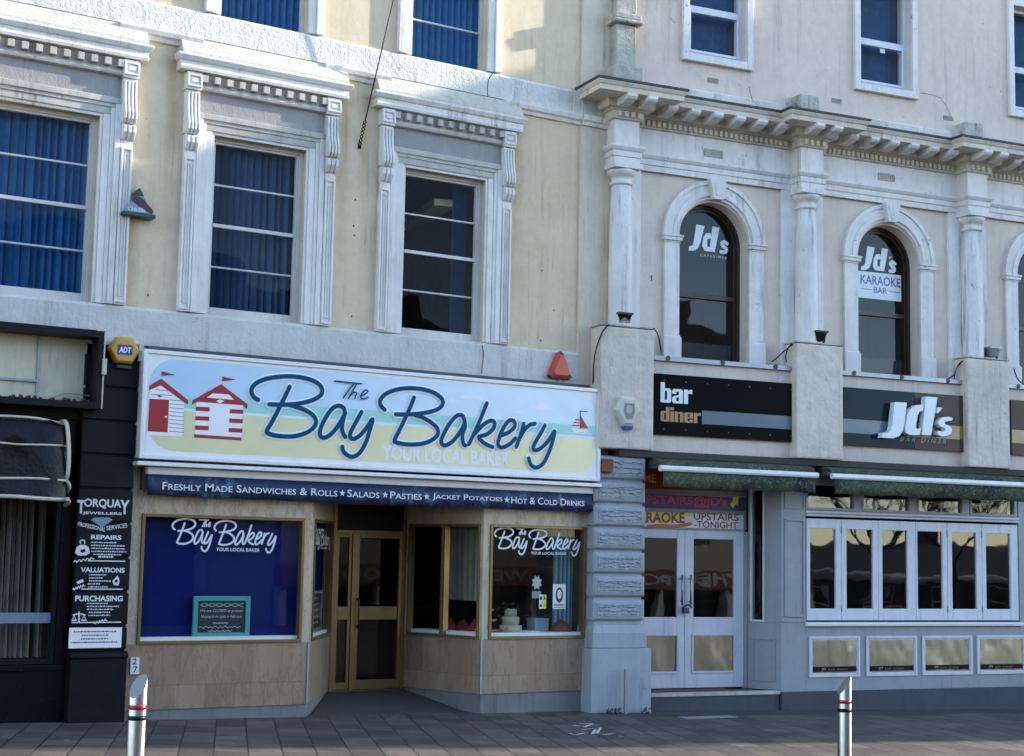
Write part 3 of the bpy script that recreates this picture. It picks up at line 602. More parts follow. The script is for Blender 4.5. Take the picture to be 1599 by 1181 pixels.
STROKES += [tr(*S2, p) for p in (
 [(78, 394), (55, 370), (50, 338), (80, 300), (145, 272), (225, 262), (310, 268), (385, 292), (430, 328), (432, 365), (395, 395), (320, 414), (230, 423), (145, 422)],
 [(258, 320), (235, 378), (195, 465), (158, 540), (138, 582), (150, 596), (215, 607), (295, 605), (360, 585), (402, 548), (400, 508), (360, 470), (305, 440), (265, 428)],
 [(568, 460), (555, 430), (520, 432), (480, 475), (442, 540), (425, 590), (445, 614), (490, 592), (535, 540), (565, 485), (568, 460), (572, 495), (556, 550), (560, 600), (572, 614)],
 [(705, 355), (675, 430), (640, 510), (605, 585), (594, 606)], [(628, 545), (680, 490), (725, 462), (752, 472), (745, 510), (705, 545), (655, 563), (690, 600), (740, 624)],
 [(785, 555), (835, 535), (875, 500), (872, 465), (840, 462), (805, 510), (780, 570), (775, 612), (800, 626), (845, 605), (880, 570)],
 [(932, 480), (918, 530), (900, 585), (886, 622)], [(905, 570), (935, 520), (968, 488), (1000, 480)],
 [(1062, 490), (1035, 540), (1000, 600), (990, 635), (1015, 642), (1060, 610), (1095, 565), (1122, 525), (1108, 590), (1080, 670), (1045, 730), (1005, 750), (975, 730), (962, 692)])]
THE = [tr(*S1, p) for p in ([(1264, 297), (1340, 305), (1432, 314)], [(1385, 310), (1350, 355), (1318, 400)], [(1402, 312), (1375, 360), (1350, 404)], [(1356, 392), (1380, 368), (1398, 370), (1392, 392), (1388, 406)], [(1430, 388), (1455, 375), (1468, 360), (1455, 352), (1435, 370), (1424, 395), (1438, 408), (1470, 398)])]
_all = [p for s in STROKES+THE for p in s]
BX = (min(p[0] for p in _all), max(p[0] for p in _all), min(p[1] for p in _all), max(p[1] for p in _all))
def logo(mb, u0, u1, z0, z1, v, m, wd):
    f = lambda p: (u0+(p[0]-BX[0])/(BX[1]-BX[0])*(u1-u0), z0+(p[1]-BX[2])/(BX[3]-BX[2])*(z1-z0))
    for i, s in enumerate(STROKES): mb.ribbon([f(p) for p in s], wd, v+i*.0003, m, .0002, 5)
    for i, s in enumerate(THE): mb.ribbon([f(p) for p in s], wd*.62, v+.004+i*.0003, m, .0002, 5)
    a, b = u0+(u1-u0)*.42, u0+(u1-u0)*.845
    mb.text('YOUR LOCAL BAKER', a, b, z0+(z1-z0)*.02, z0+(z1-z0)*.13, v+.001, m, bold=.022)
def window_logo(label, xf, u0, u1, z0, z1, ref):
    mb = MB(xf); logo(mb, u0, u1, z0, z1, -.027, 0, .024*(u1-u0)/1.35)
    p = xf(u0, 0, z0); return solo(LF, 'window_lettering', label, 'window lettering', mb, 'vinylwhite', p[0], p[1], p[2])
def sL(x): return LF.u(x, 840, 0)-uA
window_logo('white script bakery lettering on the big blue window', xfL, sL(270), sL(432), LF.z(350, 862), LF.z(350, 812), 0)
window_logo('white script bakery lettering on the narrow blue return window', xfLR, s0LR+.10, s1LR-.06, 1.92, 2.17, 0)
window_logo('white script bakery lettering on the dark display window', xfR, LF.u(774, 840)-uC_, LF.u(907, 840)-uC_, LF.z(840, 867), LF.z(840, 826), 0)

# bakery sign: light box
SV = .25
su0, su1, sz0, sz1 = -6.535, -.325, 2.875, 4.085
SG = thing(LF, 'bakery_sign', 'long pale sign box with beach huts and blue script above the bakery', 'sign', (su0+su1)/2, .05, sz0)
mb = MB(); mb.box(su0+.01, su1-.01, .05, SV-.03, sz0+.01, sz1-.01); mb.frame(su0, su1, sz0, sz1, .045, SV-.06, SV+.022); part('box_frame', mb, 'signwhite', SG, .006)
mb = MB(); mb.box(su0-.02, su1+.02, .05, SV+.03, sz0-.075, sz0-.03); part('lower_rail', mb, 'signwhite', SG, .006)
mb = MB().box(su0+.046, su1-.046, SV-.028, SV, sz0+.046, sz1-.046); part('face_panel', mb, 'white', SG)
pu0, pu1, pz0, pz1 = su0+.085, su1-.075, sz0+.10, sz1-.085; rr = .30
zsea = [LF.z(x, y, SV) for x, y in ((560, 520+455/3.9375+25), )]
zs1, zs2, zs3 = pz0+.60*(pz1-pz0), pz0+.47*(pz1-pz0), pz0+.44*(pz1-pz0)
art = [MB() for _ in range(4)]
def arc(cu_, cz, a0, a1): return [(cu_+rr*math.cos(R(a0+(a1-a0)*k/10)), cz+rr*math.sin(R(a0+(a1-a0)*k/10))) for k in range(11)]
mb = MB()
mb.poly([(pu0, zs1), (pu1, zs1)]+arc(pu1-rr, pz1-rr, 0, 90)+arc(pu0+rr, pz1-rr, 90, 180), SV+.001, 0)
mb.quad(pu0, pu1, zs2, zs1, SV+.001, 1); mb.quad(pu0, pu1, zs3, zs2, SV+.001, 2)
mb.poly([(pu1, zs3), (pu0, zs3)]+arc(pu0+rr, pz0+rr, 180, 270)+arc(pu1-rr, pz0+rr, 270, 360), SV+.001, 3)
for cx, cy, sc in ((737, 624, 1), (706, 629, .5), (844, 640, 1), (811, 646, .5)):
    u, z = LF.px(cx, cy, SV); k = .165*sc; P_ = []
    for q_ in range(25):
        x = -1+q_/12; y = max([0]+[math.sqrt(max(0, r_*r_-(x-c_)**2))*1.0+h_ for c_, r_, h_ in ((-.55, .40, 0), (.05, .42, .28), (.55, .38, .02))]); P_.append((u+x*k, z+y*k*.85))
    mb.poly([(u+k, z), (u-k, z)]+[(a, b+.001) for a, b in P_], SV+.0018+cx*1e-6, 4)
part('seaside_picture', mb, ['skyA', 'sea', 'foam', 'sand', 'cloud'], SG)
def tz(pts): return [LF.px(220+x/5.7107, 570+y/5.7107, SV) for x, y in pts]
h1 = MB()
h1.poly(tz([(78, 225), (178, 165), (385, 340), (365, 640), (48, 628), (62, 450)]), SV+.004, 1)
for y in (220, 262): h1.ribbon(tz([(90+60*(262-y)/42*.7, y), (235+40*(y-220)/42, y+12)]), .006, SV+.0045, 2, 0, 0)
for k in range(9): h1.ribbon(tz([(250, 312+k*35), (378, 322+k*35)]), .006, SV+.0045, 2, 0, 0)
h1.poly(tz([(76, 302), (250, 312), (236, 602), (58, 592)]), SV+.006, 0)
h1.poly(tz([(75, 185), (180, 124), (420, 315), (418, 355), (176, 182), (72, 225)]), SV+.007, 0)
h1.poly(tz([(185, 57), (308, 88), (183, 98)]), SV+.007, 0); h1.poly(tz([(135, 274), (165, 270), (193, 280), (165, 290)]), SV+.005, 2); h1.poly(tz([(205, 462), (222, 455), (236, 462), (222, 474)]), SV+.0075, 1)
part('beach_hut', h1, ['red', 'hutwhite', 'letterblue'], SG)
h2 = MB()
h2.poly(tz([(495, 330), (912, 355), (896, 672), (474, 645)]), SV+.004, 1)
for k, y in enumerate((372, 456, 540)):
    h2.poly(tz([(490-4*k, y), (613-4*k, y+6), (611-4*k, y+44), (488-4*k, y+38)]), SV+.005, 0); h2.poly(tz([(792-5*k, y+22), (912-4*k, y+28), (910-4*k, y+66), (790-5*k, y+60)]), SV+.005, 0)
h2.poly(tz([(474, 618), (896, 648), (895, 674), (473, 646)]), SV+.005, 0)
h2.poly(tz([(456, 318), (714, 172), (950, 352), (946, 394), (905, 360), (500, 328), (455, 356)]), SV+.006, 0)
h2.poly(tz([(586, 292), (640, 254), (782, 264), (830, 312)]), SV+.007, 1); h2.poly(tz([(668, 324), (704, 308), (742, 324), (704, 341)]), SV+.0075, 1)
h2.poly(tz([(726, 104), (848, 132), (724, 146)]), SV+.006, 0)
part('beach_hut', h2, ['red', 'hutwhite'], SG)
bt = MB(); q = lambda pts: [LF.px(580+x/3.9375, 540+y/3.9375, SV) for x, y in pts]
bt.poly(q([(1286, 430), (1332, 508), (1284, 508)]), SV+.004, 0); bt.poly(q([(1272, 430), (1280, 508), (1230, 504), (1245, 462)]), SV+.004, 1)
for a in (0, 1, 2): bt.poly(q([(1254-a*9, 450+a*18), (1275+a, 452+a*18), (1276+a, 460+a*18), (1250-a*9, 459+a*18)]), SV+.005, 0)
bt.poly(q([(1226, 508), (1334, 518), (1322, 534), (1240, 530)]), SV+.004, 1); bt.ribbon(q([(1283, 400), (1282, 510)]), .012, SV+.005, 2, 0, 0); bt.ribbon(q([(1284, 402), (1328, 406)]), .010, SV+.005, 2, 0, 0)
bt.ribbon(q([(1205, 530), (1230, 538), (1260, 534), (1290, 542), (1320, 536), (1345, 544)]), .012, SV+.004, 1, .0003, 5)
part('sail_boat', bt, ['red', 'hutwhite', 'letterblue'], SG)
mb = MB()
for i, s in enumerate(STROKES): mb.ribbon(s, .092, SV+.008+i*.0004, 1, .0003, 6)
for i, s in enumerate(STROKES): mb.ribbon(s, .052, SV+.016+i*.0005, 0, .0004, 8)
for i, s in enumerate(THE): mb.ribbon(s, .018, SV+.024+i*.0004, 0, .0003, 5)
a = q([(62, 640), (848, 740)]); mb.text('YOUR LOCAL BAKER', a[0][0], a[1][0], a[1][1]-.01, a[1][1]+.175, SV+.004, 2, bold=.038)
part('lettering', mb, ['letterblue', 'halo', 'hutwhite'], SG)
mb = MB(); uu = LF.u(611, 650, SV); mb.box(uu-.004, uu+.004, SV-.01, SV+.0035, sz0+.05, sz1-.05); part('panel_joint', mb, 'signwhite', SG)
mb = MB().box(su0+.1, su1-.1, .04, .14, sz1+.002, sz1+.055); solo(LF, 'gap_strip', 'dark gap strip along the top of the bakery sign', 'cable tray', mb, 'lead', -3.4, .05, 4.09)  # dark strip filling the gap above the sign box
# rolled awning with printed valance
AW = thing(LF, 'bakery_awning', 'rolled blue awning with white printed food names under the bakery sign', 'awning', -3.35, 0, 2.48)
mb = MB(); mb.box(-6.40, -.33, .02, .17, 2.71, 2.795); part('front_bar', mb, 'signwhite', AW, .012)
mb = MB(); nseg = 120; V = []; Fc = []
for k in range(nseg+1):
    u = -6.385+k*(6.05/nseg); w1 = .012*math.sin(k*.9)+.008*math.sin(k*.37+1); V += [(u, .155, 2.71), (u, .152+.5*w1, 2.59), (u, .15+w1, 2.478+.006*math.sin(k*.7))]
for k in range(nseg):
    for j in (0, 1): Fc.append((3*k+j, 3*k+3+j, 3*k+4+j, 3*k+1+j))
mb.add(V, Fc, 0, True)
vl = part('valance', mb, 'navy', AW); sd = vl.modifiers.new('thick', 'SOLIDIFY'); sd.thickness = .004
words = [('Freshly Made Sandwiches & Rolls', 252, 525), ('Salads', 541, 591), ('Pasties', 608, 657), ('Jacket Potatoes', 674, 783), ('Hot & Cold Drinks', 797, 911)]
for t, xa, xb in words:
    mb = MB(); mb.text(t, LF.u(xa, 770, .15), LF.u(xb, 780, .15), 2.545, 2.632, .174, small=True, bold=.008); part('lettering', mb, 'vinylwhite', AW)
for xs in (533, 600, 665, 790):
    u = LF.u(xs, 775, .15); z = 2.588; mb = MB(); mb.poly([(u+(.042 if k % 2 == 0 else .017)*math.sin(k*math.pi/5), z+(.042 if k % 2 == 0 else .017)*math.cos(k*math.pi/5)) for k in range(10)], .174); part('star', mb, 'vinylwhite', AW)
mb = MB().box(-6.42, -.3, .0, .10, 2.55, 2.86); part('cassette', mb, 'lead', AW)

# chalkboards, notices and goods in the bakery window
def in_px(x, y, v=0): return LF.px(x, y, v)
a0, a1 = in_px(303, 931, -.08), in_px(393, 995, -.08)
CB = thing(LF, 'chalkboard', 'chalkboard in a teal frame announcing closure in the big blue window', 'chalkboard', (a0[0]+a1[0])/2, -.08, ZG0+.05)
bz0, bz1 = a1[1], a0[1]
mb = MB().frame(a0[0], a1[0]-.03, bz0, bz1, .055, -.11, -.075); part('frame', mb, 'teal', CB, .004)
mb = MB().box(a0[0]+.05, a1[0]-.08, -.105, -.09, bz0+.05, bz1-.05); part('slate', mb, 'board', CB)
mb = MB(); u0, u1 = a0[0]+.085, a1[0]-.115; hh = bz1-bz0
mb.ribbon([(u0+k*(u1-u0)/16, bz1-.10+.018*math.sin(k*1.1)) for k in range(17)], .006, -.0890, rise=.0003); mb.ribbon([(u0+k*(u1-u0)/16, bz1-.10-.018*math.sin(k*1.1)) for k in range(17)], .006, -.0885, rise=.0003)
for i, (t, sa, sb_) in enumerate((('We are CLOSED at present', 0, 1), ('Hoping to re-open in February', .02, .98))):
    z = bz1-.19-i*.065; mb.text(t, u0+(u1-u0)*sa, u0+(u1-u0)*sb_, z, z+.042, -.088, shear=.25)
for i, (sa, sb_) in enumerate(((.3, .65), (0, .95), (.2, .75))):
    z = bz1-.305-i*.045; pts = [(u0+(u1-u0)*(sa+(sb_-sa)*k/22), z+.010*math.sin(k*2.4)+.004*math.sin(k*5)) for k in range(23)]; mb.ribbon(pts, .006, -.0885, rise=.0003, sm=2)
part('chalk_writing', mb, 'chalk', CB)
CB2 = thing(LF, 'chalkboard', 'small dark chalkboard in the narrow return window beside the door', 'chalkboard', *xfLR(s0LR+.3, -.08, ZG0+.05))
mb = MB(xfLR).frame(s0LR+.12, s1LR-.2, ZG0+.06, ZG0+.55, .03, -.11, -.08); part('frame', mb, 'galv', CB2)
mb = MB(xfLR).box(s0LR+.15, s1LR-.23, -.11, -.10, ZG0+.09, ZG0+.52); part('slate', mb, 'board', CB2)
mb = MB(xfLR)
for k in range(5): mb.ribbon([(s0LR+.2+j*.06, ZG0+.16+k*.075+.012*math.sin(j*2.1+k)) for j in range(int((s1LR-.28-s0LR-.2)/.06))], .008, -.098, rise=.0003)
part('chalk_writing', mb, 'chalk', CB2)
def sR(x, y=900, v=0): return LF.px(x, y, v)
u, z = sR(876, 932); mb = MB(); mb.box(u-.10, u+.10, -.042, -.038, z-.16, z+.16, 0); mb.prism([(u+.06*math.cos(k*.52), z+.02+.10*math.sin(k*.52)) for k in range(12)], -.038, -.0372, 1); mb.prism([(u+.035*math.cos(k*.52), z+.03+.06*math.sin(k*.52)) for k in range(12)], -.0372, -.0365, 0); mb.box(u-.085, u+.085, -.0377, -.0372, z-.115, z-.10, 1); mb.box(u-.085, u+.085, -.0377, -.0372, z-.14, z-.132, 2)
solo(LF, 'notice', 'white notice with a dark oval badge stuck inside the display window', 'notice', mb, ['white', 'lead', 'redtext'], u, -.04, z-.16)
u, z = sR(850, 940); mb = MB(); mb.box(u-.055, u, -.042, -.038, z-.09, z+.09, 0); mb.box(u, u+.055, -.042, -.038, z-.09, z+.09, 1)
mb.prism([(u-.028+.02*math.cos(k*.8), z+.045+.03*math.sin(k*.8)) for k in range(8)], -.038, -.037, 2); mb.prism([(u-.028+.02*math.cos(k*.8), z-.05+.02*math.sin(k*.8)) for k in range(8)], -.038, -.037, 2); mb.prism([(u+.028-.02, z+.03), (u+.028+.02, z+.03), (u+.028, z+.07)], -.038, -.037, 2); mb.box(u+.01, u+.045, -.038, -.037, z-.05, z-.045, 2)
solo(LF, 'warning_sticker', 'small white and yellow warning sticker inside the display window', 'sticker', mb, ['white', 'yel', 'lead'], u, -.04, z-.09)
u, z = sR(841, 910); mb = MB(); mb.prism([(u+(.085 if k % 2 else .055)*math.cos(k*math.pi/8), z+(.10 if k % 2 else .065)*math.sin(k*math.pi/8)) for k in range(16)], -.042, -.040, 0); mb.box(u-.07, u+.07, -.042, -.039, z-.2, z-.11, 1)
solo(LF, 'star_decal', 'grey star badge decal above a pale card in the display window', 'decal', mb, ['galv', 'greyem'], u, -.04, z-.2)
def stand(u, v, z0, name_label, rad, levels):
    o = thing(LF, 'cake_stand', name_label, 'cake stand', u, v, z0); mb = MB().lathe([(.012, z0), (.012, z0+levels[-1]+.12), (.004, z0+levels[-1]+.15)], u, v, 10); part('stem', mb, 'white', o)
    for l, r_ in zip(levels, rad): part('tier', MB().lathe([(.02, z0+l), (r_*.8, z0+l), (r_, z0+l+.02), (r_, z0+l+.025), (r_*.75, z0+l+.01), (.02, z0+l+.01)], u, v, 20), 'cake', o)
p = xfRR(LRR-.38, -.5, 0); stand(p[0], p[1], ZG0+.012, 'tiered cream cake stand in the side window by the door', (.17, .13, .09), (.04, .17, .30))
p = xfRR(.35, -.5, 0); mb = MB()
for k in range(14):
    s_ = .3+k*.06; q0 = xfRR(s_-.1, -.45, 0); mb.add([xfRR(s_+.1*math.sin(k*2), -.40-.15*(k % 2), ZG0+.014), xfRR(s_+.08, -.55, ZG0+.014+.0001*k), xfRR(s_+.02, -.48, ZG0+.15+.07*math.sin(k*1.7)), xfRR(s_-.06, -.5, ZG0+.10)], [(0, 1, 2), (0, 2, 3), (1, 2, 3)])
solo(LF, 'red_cloth', 'crumpled red cloth lying in the side window by the door', 'cloth', mb, 'redcloth', p[0], p[1], ZG0)
u, z = sR(795, 990, -.4); zt_ = ZG0+.013
CK = thing(LF, 'tiered_cake', 'tiered iced cake with gold leaves behind the display window', 'cake', u+.05, -.45, zt_)
for k, (r_, h0, h1_) in enumerate(((.15, 0, .12), (.115, .12, .23), (.08, .23, .33))): part('tier', MB().lathe([(.01, zt_+h0), (r_, zt_+h0), (r_, zt_+h1_-.01), (r_-.012, zt_+h1_), (.01, zt_+h1_)], u+.05, -.45, 24), 'cake', CK)
mb = MB()
for k in range(40):
    a = random.uniform(0, 6.28); r_ = random.uniform(.08, .18); hz = zt_+random.uniform(.02, .42); x, y = u+r_*math.cos(a), -.45+r_*.9*math.sin(a); s_ = .03
    mb.add([(x-s_, y, hz), (x, y+s_, hz+.02), (x+s_, y, hz+random.uniform(-.02, .04)), (x, y-s_, hz-.02)], [(0, 1, 2, 3)])
part('leaf_decoration', mb, 'bread', CK)
u, z = sR(848, 980, -.4); 
CBX = thing(LF, 'cake_box', 'pale blue folded cake box standing in the display window', 'box', u, -.5, zt_); mb = MB().box(u-.11, u+.10, -.62, -.42, zt_, zt_+.17); part('box_body', mb, 'paleblue', CBX, .004); mb = MB().box(u-.115, u+.105, -.625, -.415, zt_+.171, zt_+.205); part('box_lid', mb, 'paleblue', CBX, .004)
u, z = sR(876, 980, -.25); mb = MB().lathe([(.01, zt_), (.13, zt_), (.14, zt_+.04), (.125, zt_+.10), (.09, zt_+.15), (.04, zt_+.175), (.01, zt_+.18)], u, -.25, 24); mb.lathe([(.01, zt_+.178), (.03, zt_+.178), (.02, zt_+.2), (.01, zt_+.2)], u, -.25, 12)
solo(LF, 'bread_loaf', 'round dark brown loaf at the right of the display window', 'loaf', mb, 'bread', u, -.25, zt_)
u, z = sR(825, 985, -.3); mb = MB().lathe([(.01, zt_), (.11, zt_), (.15, zt_+.05), (.155, zt_+.055), (.14, zt_+.05), (.01, zt_+.02)], u, -.3, 24); solo(LF, 'white_bowl', 'white dish in front of the cakes in the display window', 'dish', mb, 'white', u, -.3, zt_)

# ------------------------------------------------------------------ jeweller's shop at the far left
JW = thing(LF, 'jeweller_shopfront', 'black jeweller shopfront with lettered pilaster at the left edge', 'shopfront', -7.5, 0, .04)
pa, pb = LF.u(118, 900, .12), -6.535
mb = MB(); mb.box(pa, pb, 0, .09, .78, 4.14)
zz = [.79, 1.05, 1.42, 1.79, 2.16, 2.53, 2.90, 3.27, 3.64]
for k, z in enumerate(zz): mb.box(pa-.012, pb+.005, .09, .125, z+.015, min(z+(.355 if k else .245), 4.10))
part('pilaster', mb, 'black', JW, .012)
mb = MB(); mb.box(pa-.02, pb+.01, 0, .15, -.2, .70); mb.run([(0, .70), (.15, .70), (.17, .72), (.17, .75), (.13, .778), (0, .778)], pa-.03, pb+.015); part('pilaster_base', mb, 'black', JW, .008)
mb = MB(); mb.box(pa-.02, pb+.02, .0, .15, 4.105, 4.145); mb.box(pb-.03, pb+.02, .15, .19, 3.95, 4.145); part('cap_strip', mb, 'trimdirty', JW, .004)
jl = -12.5
bx1, zb0, zb1 = LF.u(163, 580, .38), LF.z(160, 640, .38), LF.z(160, 517, .38)
mb = MB(); mb.frame(jl, bx1, zb0, zb1, .075, .06, .38); mb.box(jl, bx1, .0, .06, zb0-.1, zb1+.05)
bf = part('empty_sign_box', mb, 'black', JW, .006)
mb = MB(); mb.box(bx1-.018, bx1-.004, .381, .387, zb0+.01, zb1-.01); mb.box(bx1-.03, bx1+.012, .30, .42, zb0+.38, zb0+.55); part('edge_trim', mb, 'piping', bf)
mb = MB().box(jl, bx1-.076, .061, .09, zb0+.076, zb1-.076); part('back_board', mb, 'signback', bf)
mb = MB(); us = LF.u(60, 580, .12); mb.box(us-.012, us+.012, .09, .105, zb0+.08, zb1-.08); zz_ = LF.z(30, 593, .12); mb.box(jl, us, .10, .125, zz_-.012, zz_+.012); mb.tube([(us+.15, .12, zb0+.10), (us+.3, .15, zb0+.17), (us+.6, .15, zb0+.15), (bx1-.1, .12, zb0+.08)], .006); part('lamp_rail', mb, 'galv', bf)
mb = MB(xf=None)
for k in range(60):
    u = random.uniform(bx1-1.9, bx1-.09); r_ = random.uniform(.012, .035); v = random.uniform(.12, .32); mb.add([(u-r_, v, zb0+.077), (u+r_, v-.01, zb0+.077), (u+r_*.4, v+.02, zb0+.077+r_), (u-r_*.3, v-.02, zb0+.078+r_*1.3)], [(0, 1, 3), (1, 2, 3), (0, 1, 2), (0, 2, 3)])
part('leaf_litter', mb, 'bread', bf)['kind'] = 'stuff'
# shop window
wu1 = LF.u(92, 900, 0)
mb = MB(); mb.box(jl, pa-.02, -.2, 0, -.2, .58); mb.box(jl, pa-.02, -.2, .02, .58, .64); mb.box(wu1, pa-.02, -.2, 0, .64, 2.9); mb.box(jl, pa-.02, -.2, 0, 2.62, zb0-.1); part('stall_riser', mb, 'blacksat', JW, .006)
mb = MB(); mb.frame(jl, wu1-.001, .645, 2.615, .05, -.12, -.02); jf = part('shop_window', mb, 'black', JW, .004)
zr = LF.z(40, 966, -.05)
mb = MB().box(jl, wu1-.05, -.09, -.055, zr-.05, zr+.06); part('glazing_rail', mb, 'palegrey', jf)
part('glass_pane', MB().quad(jl+.05, wu1-.05, .69, 2.57, -.05), 'gl_shop', jf)
mb = MB(); x = wu1-.06; k = 0
while x > -9.6:
    wd = random.uniform(.03, .075); mb.add([(x, -.32, .7), (x-wd*.6, -.36, .7), (x-wd*.6-.02, -.37, 2.5), (x-.02, -.33, 2.5)], [(0, 1, 2, 3)]); mb.add([(x-wd*.6, -.36, .7), (x-wd, -.31, .7), (x-wd, -.31, 2.5), (x-wd*.6-.02, -.37, 2.5)], [(0, 1, 2, 3)]); x -= wd*random.choice((1, 1, 1.6))
part('curtain', mb, 'curtain', jf)
mb = MB(); mb.box(jl, -6.6, -1.6, -1.55, 0, 3); mb.box(-6.6, -6.54, -1.6, -.02, 0, 4.0); mb.box(jl, -6.6, -1.55, -.21, 2.95, 3); mb.box(jl-.1, jl, -1.6, 0, 0, 3); part('interior', mb, 'dark', JW)
mb = MB().box(jl-2, jl-.1, -.25, .0, -.3, 4.12); part('end_wall', mb, 'black', JW)
# lettering on the pilaster
mb = MB(); PV = .127
def pxr(x0, y0, x1, y1):
    a, b = LF.px(x0, y0, PV), LF.px(x1, y1, PV); return a[0], b[0], b[1], a[1]
Z = lambda x, y: LF.px(x/3.9367, 760+y/3.9367, PV)
def line_txt(t, x0, y0, x1, y1, bold=0, rot=0, shear=0):
    a, b = Z(x0, y0), Z(x1, y1); mb.text(t, a[0], b[0], b[1], a[1], PV, bold=bold, rot=rot, shear=shear)
line_txt('T', 476, 82, 522, 166, .03); line_txt('ORQUA', 518, 72, 744, 140, .03); line_txt('Y', 740, 82, 794, 172, .03); line_txt('JEWELLERS', 508, 152, 748, 180, .03)
# the first and last letters drop lower
line_txt('PROFESSIONAL', 478, 232, 650, 262, .01, R(-11)); line_txt('SERVICES', 655, 232, 782, 262, .01, R(10))
line_txt('REPAIRS', 560, 296, 746, 328, .035); line_txt('VALUATIONS', 497, 496, 766, 530, .035); line_txt('PURCHASING', 463, 670, 754, 706, .035)
def scribble(x0, y, x1, th=7):
    a, b = Z(x0, y), Z(x1, y); x = a[0]; h = th/3.94*.0069
    while x < b[0]:
        wd = random.uniform(.012, .03); mb.poly([(x, a[1]), (min(x+wd, b[0]), a[1]), (min(x+wd+.004, b[0]+.003), a[1]+h*random.uniform(.7, 1.3)), (x+.004, a[1]+h)], PV); x += wd+.007
for i, (x0, x1) in enumerate(((560, 715), (560, 768), (560, 768), (560, 776), (572, 745))): scribble(x0, 346+i*18.5, x1)
scribble(604, 437, 697, 12)
for i, (x0, x1) in enumerate(((545, 652), (545, 630), (545, 684), (540, 615), (540, 664))): scribble(x0, 546+i*18.5, x1)
for i, (x0, x1) in enumerate(((534, 663), (532, 731), (532, 697), (544, 678), (542, 677))): scribble(x0, 722+i*18.5, x1)
for y, x0, x1 in ((456, 540, 770), (630, 500, 756), (836, 440, 744)):
    a, b = Z(x0, y), Z(x1, y); mb.box(a[0], b[0], PV-.001, PV+.0005, a[1]-.006, a[1]+.006)
for x0, y0, x1, y1 in ((455, 462, 578, 440), (447, 632, 522, 606), (575, 840, 657, 818)):
    a, b = Z(x0, y0), Z(x1, y1); mb.ribbon([(a[0]+(b[0]-a[0])*k/14, a[1]+(b[1]-a[1])*k/14+.014*math.sin(k*2.2)) for k in range(15)], .010, PV, rise=.0004, sm=3)
mb.poly([Z(*p) for p in ((558, 205), (582, 190), (672, 190), (694, 205), (628, 252))], PV, 1)
mb.poly([Z(*p) for p in ((470, 372), (495, 358), (520, 358), (545, 372), (552, 408), (528, 424), (480, 424), (462, 408))], PV); mb.ribbon([Z(*p) for p in ((496, 350), (492, 338), (505, 328), (520, 334), (520, 350))], .012, PV+.0006, rise=.0004)
mb.poly([Z(*p) for p in ((495, 388), (522, 384), (528, 398), (508, 408), (494, 402))], PV+.0015, 2)
mb.poly([Z(*p) for p in ((724, 545), (735, 580), (728, 608), (700, 606), (690, 580))], PV); mb.poly([Z(*p) for p in ((470, 585), (508, 568), (516, 585), (478, 600))], PV)
mb.poly([Z(*p) for p in ((705, 575), (722, 570), (724, 588), (708, 592))], PV+.0015, 2)
mb.ribbon([Z(*p) for p in ((448, 790), (486, 782), (524, 790))], .012, PV+.0006, rise=0, sm=2); mb.ribbon([Z(486, 772), Z(486, 832)], .016, PV, rise=0, sm=0)
for x in (456, 516):
    mb.ribbon([Z(x, 788), Z(x-10, 822)], .006, PV+.001, rise=0, sm=0); mb.ribbon([Z(x, 788), Z(x+10, 822)], .006, PV+.0012, rise=0, sm=0); mb.ribbon([Z(x-14, 822), Z(x+14, 822)], .014, PV+.0014, rise=0, sm=0)
part('lettering', mb, ['vinylwhite', 'palegrey', 'black'], JW)
mb = MB(); a, b = Z(426, 868), Z(744, 990); mb.box(a[0], b[0], .125, .131, b[1], a[1], 0)
_pv = PV; PV = .1325; sub = mb
for i, (x0, x1) in enumerate(((450, 715), (500, 668), (496, 664), (436, 718))):
    q0, q1 = Z(x0, 897+i*22), Z(x1, 897+i*22); x = q0[0]
    while x < q1[0]:
        wd = random.uniform(.012, .034); mb.poly([(x, q0[1]), (x+wd, q0[1]), (x+wd+.004, q0[1]+.014), (x+.004, q0[1]+.014)], PV, 1); x += wd+.008
PV = _pv
solo(LF, 'notice_board', 'white notice with small grey lines low on the black pilaster', 'notice', mb, ['white', 'lead'], a[0], .125, b[1])
# drop-down canopy above the jeweller's window
CN = thing(LF, 'dutch_canopy', 'folded dark vinyl canopy with cream piping over the jeweller window', 'canopy', -7.6, .05, 2.5)
CV = .55
def cpx(x, y): return LF.px(x, y, CV)
ribs = [(cpx(108, 652+10), .30), (cpx(100, 694), .50), (cpx(92, 748), .58), (cpx(108, 782), .62)]
z0_, z1_, z2_, z3_ = LF.z(60, 655, .2), LF.z(60, 694, CV), LF.z(60, 750, CV), LF.z(60, 778, CV)
ue = LF.u(104, 720, CV)
prof = [(.08, z0_), (.34, z0_-.005), (.44, z0_-.07), (.50, z1_+.02), (.50, z1_), (.55, (z1_+z2_)/2), (.54, z2_+.01), (.57, (z2_+z3_)/2), (.58, z3_)]
mb = MB(); nn = 40; V = []; Fc = []
for k in range(nn+1):
    s_ = k/nn; u = jl+(ue-jl)*s_; e = max(0, (s_-.965)/.035)
    for j, (v, z) in enumerate(prof): V.append((u+.02*e, v*(1-.10*e*e)+.014*math.sin(k*1.3+j*2.1)+random.uniform(-.012, .012), z-.008*math.sin(k*.8+j)-.03*e*e*(j < 3)))
m_ = len(prof)
for k in range(nn):
    for j in range(m_-1): Fc.append((k*m_+j, k*m_+j+1, (k+1)*m_+j+1, (k+1)*m_+j))
mb.add(V, Fc, 0, True); o = len(mb.v)
mb.add([V[nn*m_+j] for j in range(m_)]+[(ue+.02, .08, z0_), (ue+.02, .08, z3_)], [tuple(list(range(m_))+[m_+1])], 0)
part('vinyl_cover', mb, 'vinyl', CN)
mb = MB()
